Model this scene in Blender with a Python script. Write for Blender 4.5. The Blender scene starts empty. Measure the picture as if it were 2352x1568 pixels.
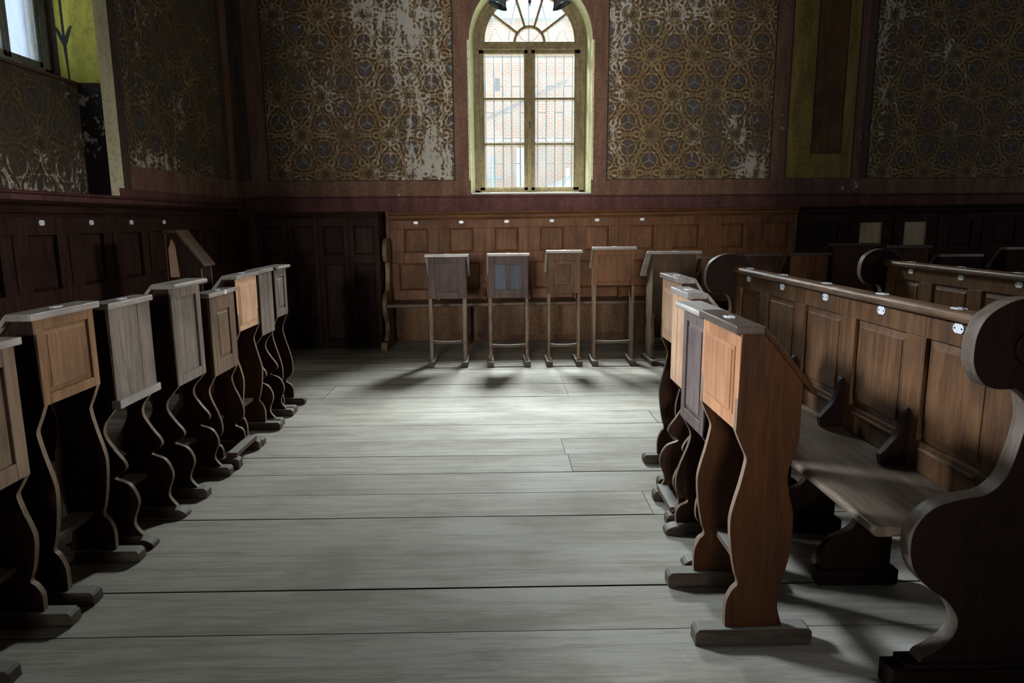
import bpy, bmesh, math, random
from mathutils import Vector, Matrix
random.seed(7)
SC = bpy.context.scene
COL = SC.collection
PI = math.pi

# ------------------------------------------------------------------ camera
F_PX = 1590.0
YAW, PITCH, ROLL = math.radians(1.0), math.radians(9.95), math.radians(0.35)
fwd = Vector((math.sin(YAW)*math.cos(PITCH), math.cos(YAW)*math.cos(PITCH), -math.sin(PITCH)))
rgt0 = Vector((math.cos(YAW), -math.sin(YAW), 0))
up0 = rgt0.cross(fwd)
rgt = rgt0*math.cos(ROLL) - up0*math.sin(ROLL)
up = rgt0*math.sin(ROLL) + up0*math.cos(ROLL)
cam_d = bpy.data.cameras.new('camera')
cam_d.sensor_fit = 'HORIZONTAL'; cam_d.sensor_width = 36.0
cam_d.lens = 36.0*F_PX/2352.0
cam_d.clip_start = 0.05; cam_d.clip_end = 200
cam = bpy.data.objects.new('camera', cam_d); COL.objects.link(cam)
m3 = Matrix((rgt, up, -fwd)).transposed()
cam.matrix_world = Matrix.Translation((0, 0, 1.4)) @ m3.to_4x4()
SC.camera = cam

# ------------------------------------------------------------------ sky, daylight, exposure
W = bpy.data.worlds.new('overcast_sky'); SC.world = W
W.use_nodes = True
bg = W.node_tree.nodes['Background']
bg.inputs[0].default_value = (0.86, 0.93, 1.0, 1)
bg.inputs[1].default_value = 2.0

def area(name, loc, target, sx, sy, power, color=(1, 1, 1), spread=180):
    l = bpy.data.lights.new(name, 'AREA'); l.shape = 'RECTANGLE'; l.size = sx; l.size_y = sy
    l.energy = power; l.color = color; l.spread = math.radians(spread)
    o = bpy.data.objects.new(name, l); COL.objects.link(o)
    o.location = loc
    d = Vector(target) - Vector(loc)
    o.rotation_euler = d.to_track_quat('-Z', 'Y').to_euler()
    return o
# area lamps in place of bright sky; the last two are added fill
area('sky_over_courtyard', (0.1, 13.4, 7.3), (0.37, 8.3, 2.9), 6.5, 2.6, 15000, (0.95, 1.0, 0.97))
area('sky_left', (-14.0, 11.2, 9.0), (-3.1, 4.8, 3.1), 5.5, 3.0, 4300, (0.99, 0.99, 1.0), 80)
area('fill_behind', (-5.6, -40.0, 5.2), (-1.3, -6.0, 3.2), 6.0, 4.0, 2100, (1.0, 0.97, 0.93), 80)  # added fill lamp behind the camera, brightens the back wall
area('fill_right', (28.0, 5.0, 7.6), (9.2, 3.6, 3.4), 6.0, 2.0, 800, (1.0, 0.99, 0.98), 80)  # added fill lamp, brightens the left desk fronts

SC.view_settings.view_transform = 'Standard'
SC.view_settings.look = 'None'
SC.view_settings.gamma = 1.0
SC.view_settings.use_curve_mapping = False
SC.view_settings.exposure = 0.0
SC.cycles.max_bounces = 8
SC.cycles.diffuse_bounces = 5
SC.cycles.glossy_bounces = 3
SC.cycles.transparent_max_bounces = 12
SC.cycles.sample_clamp_indirect = 4.0
SC.cycles.caustics_reflective = False
SC.cycles.caustics_refractive = False
SC.cycles.use_denoising = True

# ------------------------------------------------------------------ node helpers
class NT:
    def __init__(s, name):
        s.mat = bpy.data.materials.new(name); s.mat.use_nodes = True
        s.t = s.mat.node_tree; s.n = s.t.nodes
        s.bsdf = s.n['Principled BSDF']; s.out = s.n['Material Output']
    def new(s, typ, **kw):
        nd = s.n.new(typ)
        for k, v in kw.items(): setattr(nd, k, v)
        return nd
    def put(s, sock, v):
        if isinstance(v, bpy.types.NodeSocket): s.t.links.new(v, sock)
        else:
            if hasattr(sock.default_value, '__len__') and not hasattr(v, '__len__'): v = (v,)*len(sock.default_value)
            if hasattr(v, '__len__') and len(sock.default_value) == 4 and len(v) == 3: v = tuple(v)+(1,)
            sock.default_value = v
    def m(s, op, a, b=0.0, c=0.0, clamp=False):
        nd = s.new('ShaderNodeMath', operation=op, use_clamp=clamp)
        for i, v in enumerate((a, b, c)):
            s.put(nd.inputs[i], v)
        return nd.outputs[0]
    def add(s, a, b): return s.m('ADD', a, b)
    def sub(s, a, b): return s.m('SUBTRACT', a, b)
    def mul(s, a, b): return s.m('MULTIPLY', a, b)
    def mn(s, a, b): return s.m('MINIMUM', a, b)
    def mx(s, a, b): return s.m('MAXIMUM', a, b)
    def ab(s, a): return s.m('ABSOLUTE', a)
    def step(s, v, lo, hi):              # smooth 0..1 between lo and hi
        nd = s.new('ShaderNodeMapRange', interpolation_type='SMOOTHSTEP')
        s.put(nd.inputs[0], v); s.put(nd.inputs[1], lo); s.put(nd.inputs[2], hi)
        nd.inputs[3].default_value = 0; nd.inputs[4].default_value = 1
        return nd.outputs[0]
    def mix(s, f, a, b, blend='MIX'):
        nd = s.new('ShaderNodeMix', data_type='RGBA', blend_type=blend)
        s.put(nd.inputs[0], f); s.put(nd.inputs[6], a); s.put(nd.inputs[7], b)
        return nd.outputs[2]
    def obj(s):
        return s.new('ShaderNodeTexCoord').outputs['Object']
    def xyz(s, v):
        nd = s.new('ShaderNodeSeparateXYZ'); s.put(nd.inputs[0], v); return nd.outputs
    def vec(s, x, y, z=0.0):
        nd = s.new('ShaderNodeCombineXYZ')
        for i, v in enumerate((x, y, z)): s.put(nd.inputs[i], v)
        return nd.outputs[0]
    def mapping(s, v, scale=(1, 1, 1), loc=(0, 0, 0)):
        nd = s.new('ShaderNodeMapping'); s.put(nd.inputs[0], v)
        s.put(nd.inputs[1], loc); s.put(nd.inputs[3], scale); return nd.outputs[0]
    def noise(s, v, scale, detail=3, rough=0.55, dist=0.0):
        nd = s.new('ShaderNodeTexNoise'); s.put(nd.inputs['Vector'], v)
        s.put(nd.inputs['Scale'], scale); nd.inputs['Detail'].default_value = detail
        nd.inputs['Roughness'].default_value = rough; nd.inputs['Distortion'].default_value = dist
        return nd.outputs[0]
    def rnd(s):
        return s.new('ShaderNodeObjectInfo').outputs['Random']
    def bump(s, h, strength=0.3, dist=0.01):
        nd = s.new('ShaderNodeBump'); s.put(nd.inputs['Height'], h)
        nd.inputs['Strength'].default_value = strength; nd.inputs['Distance'].default_value = dist
        s.t.links.new(nd.outputs[0], s.bsdf.inputs['Normal'])
    def color(s, c): s.put(s.bsdf.inputs['Base Color'], c)
    def rough(s, r): s.put(s.bsdf.inputs['Roughness'], r)

def hexlen(n, dx, dy):
    return n.m('SQRT', n.add(n.mul(dx, dx), n.mul(dy, dy)))

_wood = {}
def wood(name, light, dark, axis='Z', rough=0.5, scale=1.0, wear=0.25, worn=None, spec=0.2, dust=0.0):
    """aged timber: fibres along one axis, rings, blotches and rubbed spots"""
    if name in _wood: return _wood[name]
    n = NT(name)
    st = {'X': (1.2, 14, 14), 'Y': (14, 1.2, 14), 'Z': (14, 14, 1.2)}[axis]
    r = n.rnd()
    base = n.new('ShaderNodeVectorMath', operation='ADD')
    n.put(base.inputs[0], n.obj()); n.put(base.inputs[1], n.vec(n.mul(r, 13.7), n.mul(r, 7.1), n.mul(r, 5.3)))
    p = base.outputs[0]
    g1 = n.noise(n.mapping(p, tuple(a*scale for a in st)), 1.6, 5, 0.6, 1.2)
    g2 = n.noise(n.mapping(p, tuple(a*6*scale for a in st)), 1.5, 3, 0.6)
    bl = n.noise(p, 2.3*scale, 3, 0.6)
    f = n.step(n.add(n.mul(g1, 0.75), n.mul(g2, 0.35)), 0.36, 0.74)
    c = n.mix(f, light, dark)
    c = n.mix(n.mul(n.step(bl, 0.42, 0.72), 0.55), c, tuple(x*0.5 for x in dark))
    if worn is None: worn = tuple(min(1, x*1.7+0.03) for x in light)
    wn = n.noise(n.mapping(p, tuple(a*0.5 for a in st)), 5.0, 6, 0.7)
    c = n.mix(n.mul(n.step(wn, 0.60, 0.74), wear), c, worn)
    if dust > 0:
        nz = n.xyz(n.new('ShaderNodeNewGeometry').outputs['Normal'])[2]
        c = n.mix(n.mul(n.step(nz, 0.6, 0.95), dust), c, (0.36, 0.36, 0.33))
    n.color(c)
    n.rough(n.add(rough-0.1, n.mul(bl, 0.25)))
    n.bsdf.inputs['Specular IOR Level'].default_value = spec
    n.bump(n.add(n.mul(g2, 0.6), n.mul(g1, 0.5)), 0.35, 0.004)
    _wood[name] = n.mat
    return n.mat

def flat(name, col, rough=0.5, metal=0.0, var=0.15, scale=20, spec=0.5):
    n = NT(name)
    nz = n.noise(n.obj(), scale, 4, 0.6)
    n.color(n.mix(n.mul(nz, var*2), col, tuple(x*0.6 for x in col)))
    n.rough(rough); n.bsdf.inputs['Metallic'].default_value = metal
    n.bsdf.inputs['Specular IOR Level'].default_value = spec
    return n.mat

# wood palette
OAK   = wood('oak_dark_brown', (0.085, 0.036, 0.017), (0.032, 0.013, 0.007), 'Z', 0.48)
OAKX  = wood('oak_dark_brown_across', (0.105, 0.048, 0.022), (0.040, 0.017, 0.009), 'X', 0.48)
OAKY  = wood('oak_dark_brown_along', (0.105, 0.048, 0.022), (0.040, 0.017, 0.009), 'Y', 0.48)
PEW   = wood('pew_brown', (0.160, 0.080, 0.036), (0.068, 0.032, 0.015), 'Z', 0.42, worn=(0.30, 0.20, 0.13))
PEWY  = wood('pew_brown_along', (0.160, 0.080, 0.036), (0.068, 0.032, 0.015), 'Y', 0.42, wear=0.35, worn=(0.34, 0.24, 0.16))
RAILY = wood('pew_rail_rubbed', (0.230, 0.140, 0.080), (0.075, 0.040, 0.024), 'Y', 0.36, wear=0.7, worn=(0.50, 0.37, 0.25))
SEATY = wood('seat_worn_along', (0.210, 0.160, 0.115), (0.092, 0.064, 0.045), 'Y', 0.38, wear=0.6, worn=(0.34, 0.27, 0.21))
SEATX = wood('seat_worn_across', (0.155, 0.100, 0.068), (0.070, 0.042, 0.028), 'X', 0.42, wear=0.5, worn=(0.30, 0.23, 0.17))
BENCH = wood('bench_brown', (0.190, 0.079, 0.028), (0.090, 0.036, 0.013), 'Z', 0.5)
BENCHX= wood('bench_brown_across', (0.170, 0.072, 0.026), (0.080, 0.033, 0.012), 'X', 0.5)
BENCHS= flat('bench_scratch_pale', (0.26, 0.13, 0.05), 0.7)
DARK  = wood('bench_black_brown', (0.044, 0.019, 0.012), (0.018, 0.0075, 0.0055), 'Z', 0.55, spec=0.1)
DARKX = wood('bench_black_brown_across', (0.044, 0.019, 0.012), (0.018, 0.0075, 0.0055), 'X', 0.55, spec=0.1)
DARKY = wood('bench_black_brown_along', (0.044, 0.019, 0.012), (0.018, 0.0075, 0.0055), 'Y', 0.55, spec=0.1)
ENDW  = wood('end_panel_black_brown', (0.022, 0.0085, 0.0055), (0.010, 0.0045, 0.0035), 'Z', 0.55, wear=0.15, worn=(0.07, 0.035, 0.022), spec=0.1)
PINE  = wood('pine_orange', (0.50, 0.245, 0.125), (0.31, 0.135, 0.062), 'Z', 0.5, 0.8, worn=(0.52, 0.33, 0.19))
PINEP = wood('pine_pale', (0.64, 0.410, 0.260), (0.47, 0.275, 0.160), 'Z', 0.55, 0.8)
PINED = wood('pine_shaded', (0.080, 0.027, 0.005), (0.036, 0.011, 0.0025), 'Z', 0.45, 0.8)  # pine darkened in colour for the weakly lit desk side
GREY  = wood('oak_grey', (0.250, 0.205, 0.170), (0.130, 0.102, 0.085), 'Z', 0.5, worn=(0.38, 0.33, 0.28))
GREYB = wood('oak_grey_brown', (0.215, 0.150, 0.100), (0.110, 0.070, 0.046), 'Z', 0.5)
HONEY = wood('honey_brown', (0.26, 0.145, 0.075), (0.150, 0.078, 0.038), 'Z', 0.5)
SLATE = wood('slate_brown', (0.150, 0.112, 0.100), (0.082, 0.056, 0.052), 'Z', 0.5)
SLATB = wood('slate_brown_dark', (0.100, 0.062, 0.052), (0.052, 0.030, 0.026), 'Z', 0.5)
BROWN = wood('plain_brown', (0.150, 0.078, 0.034), (0.082, 0.040, 0.018), 'Z', 0.5)
UMBER = wood('umber_board', (0.105, 0.060, 0.034), (0.058, 0.032, 0.019), 'Z', 0.5)
RED   = wood('red_brown', (0.185, 0.078, 0.026), (0.100, 0.038, 0.013), 'Z', 0.5)
TOPW  = wood('top_greyed', (0.42, 0.38, 0.345), (0.25, 0.22, 0.195), 'X', 0.30, worn=(0.5, 0.45, 0.40), spec=0.5)
TOPD  = wood('top_dark', (0.130, 0.095, 0.072), (0.066, 0.045, 0.034), 'X', 0.34, worn=(0.36, 0.30, 0.25), spec=0.5)
EDGE  = wood('sawn_edge_rubbed_lit', (0.240, 0.172, 0.115), (0.125, 0.082, 0.052), 'Z', 0.5)  # edge colour paled for the light it catches, besides rubbing
EDGED = wood('sawn_edge_greyed_lit', (0.180, 0.140, 0.110), (0.090, 0.066, 0.050), 'Z', 0.45)  # pew end edges, lighter in colour for the light on them
FOOT  = wood('foot_dusty', (0.135, 0.105, 0.078), (0.060, 0.044, 0.033), 'Y', 0.6, dust=0.55)
FOOTX = wood('stretcher_dusty', (0.140, 0.100, 0.070), (0.065, 0.044, 0.031), 'X', 0.6, dust=0.7)
WHITE = flat('enamel_white', (0.80, 0.84, 0.88), 0.3, 0, 0.05)
SCREW = flat('screw_dark', (0.05, 0.05, 0.05), 0.5, 0.6)

# ------------------------------------------------------------------ mesh helpers
def quad(bm, pts):
    return bm.faces.new([bm.verts.new(p) for p in pts])
def hexa(bm, b, t):
    """solid from four bottom points and four top points"""
    vb = [bm.verts.new(p) for p in b]; vt = [bm.verts.new(p) for p in t]
    bm.faces.new(vb[::-1]); bm.faces.new(vt)
    for i in range(4):
        j = (i+1) % 4
        bm.faces.new((vb[i], vb[j], vt[j], vt[i]))
def box(bm, x0, x1, y0, y1, z0, z1):
    hexa(bm, [(x0, y0, z0), (x1, y0, z0), (x1, y1, z0), (x0, y1, z0)], [(x0, y0, z1), (x1, y0, z1), (x1, y1, z1), (x0, y1, z1)])
def prism(bm, pts, axis, a, b):
    """2-D outline extruded along an axis; pts are (y,z) for X, (x,z) for Y, (x,y) for Z"""
    def P(u, v, w):
        return {'X': (w, u, v), 'Y': (u, w, v), 'Z': (u, v, w)}[axis]
    A = [bm.verts.new(P(u, v, a)) for u, v in pts]; B = [bm.verts.new(P(u, v, b)) for u, v in pts]
    bm.faces.new(A[::-1]); bm.faces.new(B)
    n = len(pts)
    for i in range(n):
        j = (i+1) % n
        bm.faces.new((A[i], A[j], B[j], B[i]))
def raised(bm, x0, x1, z0, z1, yb, yf, bev):
    """fielded panel: sloping margins up to a flat field, facing -Y"""
    o = [(x0, z0), (x1, z0), (x1, z1), (x0, z1)]
    i = [(x0+bev, z0+bev), (x1-bev, z0+bev), (x1-bev, z1-bev), (x0+bev, z1-bev)]
    ym = yb-(yb-yf)*0.35
    B = [bm.verts.new((x, yb, z)) for x, z in o]
    O = [bm.verts.new((x, ym, z)) for x, z in o]
    S = [bm.verts.new((x, yf+0.003, z)) for x, z in i]
    I = [bm.verts.new((x, yf, z)) for x, z in i]
    bm.faces.new(B[::-1]); bm.faces.new(I)
    for A, C in ((B, O), (O, S), (S, I)):
        for k in range(4):
            j = (k+1) % 4
            bm.faces.new((A[k], A[j], C[j], C[k]))
def lathe(bm, prof, seg=24, M=None):
    rings = []
    for r, z in prof:
        rings.append([bm.verts.new((r*math.cos(2*PI*i/seg), r*math.sin(2*PI*i/seg), z)) for i in range(seg)])
    for a, b in zip(rings, rings[1:]):
        for i in range(seg):
            j = (i+1) % seg
            bm.faces.new((a[i], a[j], b[j], b[i]))
    bm.faces.new(rings[0][::-1]); bm.faces.new(rings[-1])
    if M is not None:
        vs = [v for r in rings for v in r]
        bmesh.ops.transform(bm, matrix=M, verts=vs)
def tube(bm, path, r, seg=10):
    path = [Vector(p) for p in path]
    rings = []
    for i, p in enumerate(path):
        d = (path[min(i+1, len(path)-1)] - path[max(i-1, 0)]).normalized()
        a = d.orthogonal().normalized() if abs(d.z) > 0.95 else d.cross(Vector((0, 0, 1))).normalized()
        b = d.cross(a)
        rings.append([bm.verts.new(p + (a*math.cos(2*PI*k/seg)+b*math.sin(2*PI*k/seg))*r) for k in range(seg)])
    for a, b in zip(rings, rings[1:]):
        for i in range(seg):
            j = (i+1) % seg
            bm.faces.new((a[i], a[j], b[j], b[i]))
    bm.faces.new(rings[0][::-1]); bm.faces.new(rings[-1])
def obj(name, bm, mat, parent=None, bevel=0.0, smooth=False, loc=None, rot=None):
    bmesh.ops.recalc_face_normals(bm, faces=bm.faces)
    me = bpy.data.meshes.new(name); bm.to_mesh(me); bm.free()
    for mm in (mat if isinstance(mat, (list, tuple)) else [mat]): me.materials.append(mm)
    o = bpy.data.objects.new(name, me); COL.objects.link(o)
    if parent: o.parent = parent
    if loc: o.location = loc
    if rot: o.rotation_euler = rot
    if smooth:
        for p in me.polygons: p.use_smooth = True
    if bevel > 0:
        b = o.modifiers.new('edge', 'BEVEL'); b.width = bevel; b.segments = 2; b.limit_method = 'ANGLE'; b.angle_limit = math.radians(35)
    return o
def worn_lit_edges(o, axis, mat):
    """sawn, rubbed edges of a board, paled to carry window and floor light: every face that does not look along the board's thickness"""
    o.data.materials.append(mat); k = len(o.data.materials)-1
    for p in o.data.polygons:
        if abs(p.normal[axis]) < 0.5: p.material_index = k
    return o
def tag(o, label=None, cat=None, group=None, kind=None):
    if label: o['label'] = label
    if cat: o['category'] = cat
    if group: o['group'] = group
    if kind: o['kind'] = kind
    return o
def empty(name, loc=(0, 0, 0), rz=0.0):
    o = bpy.data.objects.new(name, None); COL.objects.link(o)
    o.location = loc; o.rotation_euler = (0, 0, rz); o.empty_display_size = 0.1
    return o
def bm_(): return bmesh.new()
def smoothpts(pts, n=6):
    """Catmull-Rom through the points (open)"""
    out = []
    for i in range(len(pts)-1):
        p0 = pts[max(i-1, 0)]; p1 = pts[i]; p2 = pts[i+1]; p3 = pts[min(i+2, len(pts)-1)]
        for k in range(n):
            t = k/n
            out.append(tuple(0.5*((2*p1[a]) + (-p0[a]+p2[a])*t + (2*p0[a]-5*p1[a]+4*p2[a]-p3[a])*t*t + (-p0[a]+3*p1[a]-3*p2[a]+p3[a])*t**3) for a in (0, 1)))
    out.append(tuple(pts[-1]))
    return out

# number plates: a small stadium-shaped enamel plate facing -Y in its own coordinates
def plate_mesh(w=0.058, h=0.034):
    bm = bm_()
    c = h*0.32
    pts = [(-w/2+c, -h/2), (w/2-c, -h/2), (w/2, -h/2+c), (w/2, h/2-c), (w/2-c, h/2), (-w/2+c, h/2), (-w/2, h/2-c), (-w/2, -h/2+c)]
    prism(bm, pts, 'Y', -0.003, 0.0)
    for f in bm.faces: f.material_index = 0
    n0 = len(bm.faces)
    for sx in (-1, 1):
        q = [(sx*w*0.33+0.0035*math.cos(2*PI*k/8), 0.0035*math.sin(2*PI*k/8)) for k in range(8)]
        prism(bm, q, 'Y', -0.0045, -0.002)
    bm.faces.ensure_lookup_table()
    for f in bm.faces[n0:]: f.material_index = 1
    bmesh.ops.recalc_face_normals(bm, faces=bm.faces)
    me = bpy.data.meshes.new('number_plate'); bm.to_mesh(me); bm.free()
    me.materials.append(WHITE); me.materials.append(SCREW)
    return me
PLATE = plate_mesh()
def plate(parent, loc, rot=(0, 0, 0), s=1.0):
    o = bpy.data.objects.new('number_plate', PLATE); COL.objects.link(o)
    o.parent = parent; o.location = loc; o.rotation_euler = rot; o.scale = (s, s, s)
    o['label'] = 'small white enamel number plate'
    return o

# ------------------------------------------------------------------ setting: floor
def floor_material():
    n = NT('floor_boards')
    p = n.obj()
    at = n.new('ShaderNodeAttribute'); at.attribute_name = 'board'
    r = at.outputs['Fac']
    off = n.new('ShaderNodeVectorMath', operation='ADD')
    n.put(off.inputs[0], p); n.put(off.inputs[1], n.vec(n.mul(r, 31.0), n.mul(r, 9.0), 0.0))
    q = off.outputs[0]
    g1 = n.noise(n.mapping(q, (0.8, 13, 1)), 1.7, 5, 0.62, 0.8)
    g2 = n.noise(n.mapping(q, (4, 90, 1)), 1.6, 3, 0.6)
    bl = n.noise(n.mapping(q, (1.0, 2.0, 1)), 1.6, 5, 0.62)
    sp = n.noise(n.mapping(q, (2, 3, 1)), 13, 2, 0.5)
    c = n.mix(n.step(g1, 0.36, 0.70), (0.44, 0.425, 0.36), (0.31, 0.292, 0.24))
    c = n.mix(n.mul(n.step(g2, 0.50, 0.70), 0.50), c, (0.17, 0.158, 0.132))
    c = n.mix(n.mul(n.step(bl, 0.46, 0.68), 0.60), c, (0.22, 0.198, 0.158))
    c = n.mix(n.mul(n.step(bl, 0.50, 0.30), 0.45), c, (0.48, 0.475, 0.435))
    kn = n.new('ShaderNodeTexVoronoi'); n.put(kn.inputs['Vector'], n.mapping(q, (1.1, 2.3, 1))); kn.inputs['Scale'].default_value = 1.6
    c = n.mix(n.mul(n.step(kn.outputs['Distance'], 0.075, 0.03), 0.6), c, (0.17, 0.165, 0.17))
    c = n.mix(n.mul(n.step(sp, 0.72, 0.80), 0.5), c, (0.60, 0.60, 0.57))
    c = n.mix(n.mul(r, 0.30), c, (0.23, 0.205, 0.16))
    n.color(c)
    n.rough(n.add(0.54, n.mul(bl, 0.25)))
    n.bsdf.inputs['Specular IOR Level'].default_value = 0.25
    n.bump(n.add(n.mul(g2, 0.5), n.mul(g1, 0.8)), 0.35, 0.004)
    return n.mat
def build_floor():
    seams = [-6.0, -5.6, -5.2, -4.8, -4.45, -4.1, -3.75, -3.4, -3.0, -2.6, -2.2, -1.85, -1.5, -1.1, -0.75, -0.4, -0.05, 0.3, 0.62, 0.95, 1.25, 1.56, 1.88, 2.19, 2.48, 2.80, 3.135, 3.425, 3.72, 4.01, 4.315, 4.65, 4.98, 5.42, 5.86, 6.14, 6.46, 6.81, 7.06, 7.32, 7.6, 7.9, 8.16]
    joints = {3.135: [0.735], 4.01: [0.39], 3.72: [0.405], 5.42: [0.55, -1.42], 5.86: [0.55], 4.65: [1.10], 6.46: [-1.36], 6.81: [-1.32], 7.06: [-1.22], 2.48: [3.2], 4.315: [-2.2, 1.6], 2.8: [-2.3], 6.14: [2.2], 7.32: [0.9]}
    rng = random.Random(3)
    bm = bm_(); lay = None
    vals = []
    for a, b in zip(seams, seams[1:]):
        js = [-3.3] + sorted(joints.get(a, [rng.uniform(2.4, 6.0)])) + [9.1]
        for x0, x1 in zip(js, js[1:]):
            z = rng.uniform(-0.0035, 0.0)
            g = rng.uniform(0.0020, 0.0042)
            n0 = len(bm.faces)
            # slightly sagging, not quite straight plank edges
            segs = max(2, int((x1-x0)/0.7))
            xs = [x0+0.0015+(x1-x0-0.003)*i/segs for i in range(segs+1)]
            top0 = [bm.verts.new((x, a+g+rng.uniform(-.0016, .0016), z+rng.uniform(-.0012, .0006))) for x in xs]
            top1 = [bm.verts.new((x, b-g+rng.uniform(-.0016, .0016), z+rng.uniform(-.0012, .0006))) for x in xs]
            bot0 = [bm.verts.new((v.co.x, v.co.y, -0.03)) for v in top0]; bot1 = [bm.verts.new((v.co.x, v.co.y, -0.03)) for v in top1]
            for i in range(segs):
                bm.faces.new((top0[i], top0[i+1], top1[i+1], top1[i]))
                bm.faces.new((bot0[i], bot1[i], bot1[i+1], bot0[i+1]))
                bm.faces.new((top0[i], bot0[i], bot0[i+1], top0[i+1])).material_index = 1
                bm.faces.new((top1[i], top1[i+1], bot1[i+1], bot1[i])).material_index = 1
            bm.faces.new((top0[0], top1[0], bot1[0], bot0[0])).material_index = 1; bm.faces.new((top0[-1], bot0[-1], bot1[-1], top1[-1])).material_index = 1
            vals.append((n0, len(bm.faces), rng.random()))
    n0 = len(bm.faces)
    box(bm, -3.4, 9.2, -6.1, 8.2, -0.12, -0.032)
    vals.append((n0, len(bm.faces), -1))
    o = obj('floor', bm, [floor_material(), flat('floor_void', (0.02, 0.018, 0.016), 0.9)])
    at = o.data.attributes.new('board', 'FLOAT', 'FACE')
    for a, b, v in vals:
        for i in range(a, b):
            at.data[i].value = max(v, 0)
            if v < 0: o.data.polygons[i].material_index = 1
    tag(o, kind='structure')
build_floor()

# ------------------------------------------------------------------ setting: painted walls
def stencil_material(name, axis='X', spots=(), tone=1.0, wear=0.0, murk=0.0):
    """interlaced ring-and-petal stencil in ochre, blue and green on dark brown, flaking to plaster"""
    n = NT(name)
    P = n.obj(); x, y, z = n.xyz(P)
    u = x if axis == 'X' else y
    A = 0.49
    s3 = math.sqrt(3.0)
    U = n.m('DIVIDE', u, A); V = n.m('DIVIDE', z, A)
    # hand-stencilled wobble
    wob = n.noise(n.vec(U, V), 3.0, 2); U = n.add(U, n.mul(n.sub(wob, 0.5), 0.05)); V = n.add(V, n.mul(n.sub(wob, 0.5), -0.04))
    def cell(ou, ov):
        fx = n.sub(n.m('FRACT', n.add(U, ou)), 0.5)
        fy = n.sub(n.mul(n.m('FRACT', n.m('DIVIDE', n.add(V, ov), s3)), s3), s3/2)
        return fx, fy
    ax_, ay_ = cell(100.0, 100.0); bx_, by_ = cell(100.5, 100.0+s3/2)
    da = hexlen(n, ax_, ay_); db = hexlen(n, bx_, by_)
    pick = n.m('LESS_THAN', da, db)
    inv = n.sub(1.0, pick)
    px = n.add(n.mul(ax_, pick), n.mul(bx_, inv)); py = n.add(n.mul(ay_, pick), n.mul(by_, inv))
    r = n.mn(da, db)
    th = n.m('ARCTAN2', py, px)
    k = PI/3
    fold = n.ab(n.sub(n.m('FRACT', n.add(n.m('DIVIDE', th, k), 10.0)), 0.5))     # 0 .. 0.5
    th2 = n.mul(fold, k)                                                         # 0 .. 30 deg; 0 points at a corner, 30 at an edge
    qx = n.mul(r, n.m('COSINE', th2)); qy = n.mul(r, n.m('SINE', th2))
    def dist(cx, cy): return hexlen(n, n.sub(qx, cx), n.sub(qy, cy))
    def line(d, rad, w): return n.step(n.ab(n.sub(d, rad)), w, w*0.45)
    c30, s30 = math.cos(PI/6), math.sin(PI/6)
    w = 0.019
    bx, by = 0.30*c30, 0.30*s30
    L = line(dist(c30, s30), 0.845, w)                          # great circles round the neighbouring stars
    L = n.mx(L, line(dist(c30, s30), 0.79, w*0.6))
    L = n.mx(L, line(dist(c30, -s30), 0.845, w))
    L = n.mx(L, line(dist(0.0, 1.0), 0.845, w))
    L = n.mx(L, line(dist(bx, by), 0.068, w*1.1))               # bead ring on each spoke
    L = n.mx(L, line(dist(bx, by), 0.150, w*0.6))
    L = n.mx(L, line(dist(0.577, 0.0), 0.185, w*0.8))
    L = n.mx(L, n.mul(line(n.ab(qy), 0.0, w*0.7), n.step(qx, 0.40, 0.43)))
    L = n.mx(L, line(n.add(r, n.mul(fold, 0.14)), 0.150, w))
    # coloured fields
    tri = n.step(dist(0.577, 0.0), 0.15, 0.12)
    dot = n.mx(n.step(dist(bx, by), 0.055, 0.04), n.step(r, 0.09, 0.07))
    h1 = n.noise(n.vec(U, V), 1.1, 2); h2 = n.noise(n.vec(U, V), 2.6, 3)
    base = n.mix(n.step(h1, 0.38, 0.62), (0.040*tone, 0.021*tone, 0.013*tone), (0.034*tone, 0.030*tone, 0.018*tone))
    base = n.mix(n.step(r, 0.30, 0.26), base, (0.033*tone, 0.036*tone, 0.024*tone))
    blue = n.mix(h2, (0.036*tone, 0.038*tone, 0.085*tone), (0.034*tone, 0.050*tone, 0.052*tone))
    base = n.mix(n.mul(tri, n.step(h2, 0.36, 0.56)), base, blue)
    base = n.mix(dot, base, (0.050*tone, 0.020*tone, 0.014*tone))
    fade = n.noise(P, 1.3, 4, 0.6)
    gold = n.mix(h2, (0.245*tone, 0.150*tone, 0.058*tone), (0.155*tone, 0.100*tone, 0.038*tone))
    c = n.mix(n.mul(L, n.step(fade, 0.22, 0.55)), base, gold)
    grime = n.noise(n.mapping(P, (3, 3, 0.8)), 2.2, 5, 0.65)
    c = n.mix(n.mul(n.step(grime, 0.40, 0.72), 0.72), c, (0.055*tone, 0.034*tone, 0.019*tone))
    if murk > 0:
        mk = n.noise(n.mapping(P, (8, 8, 1.1)), 1.7, 5, 0.7)
        c = n.mix(n.mul(n.step(mk, 0.25, 0.60), murk), c, n.mix(mk, (0.050*tone, 0.040*tone, 0.022*tone), (0.080*tone, 0.060*tone, 0.040*tone)))
    fine = n.noise(P, 46, 3, 0.7)
    c = n.mix(n.mul(n.step(fine, 0.45, 0.7), 0.4), c, (0.03*tone, 0.018*tone, 0.012*tone))
    # flaking: broad patches, vertical runs and the places where damp has been
    big = n.noise(P, 1.5, 5, 0.65)
    run = n.noise(n.mapping(P, (9, 9, 1.0)), 1.4, 4, 0.65)
    ff = n.noise(P, 17, 5, 0.72)
    amt = n.add(n.mul(big, 0.34), n.add(n.mul(run, 0.30), n.mul(ff, 0.54)))
    amt = n.add(amt, n.sub(n.mul(L, 0.085), 0.012))
    amt = n.add(amt, wear)
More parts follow.
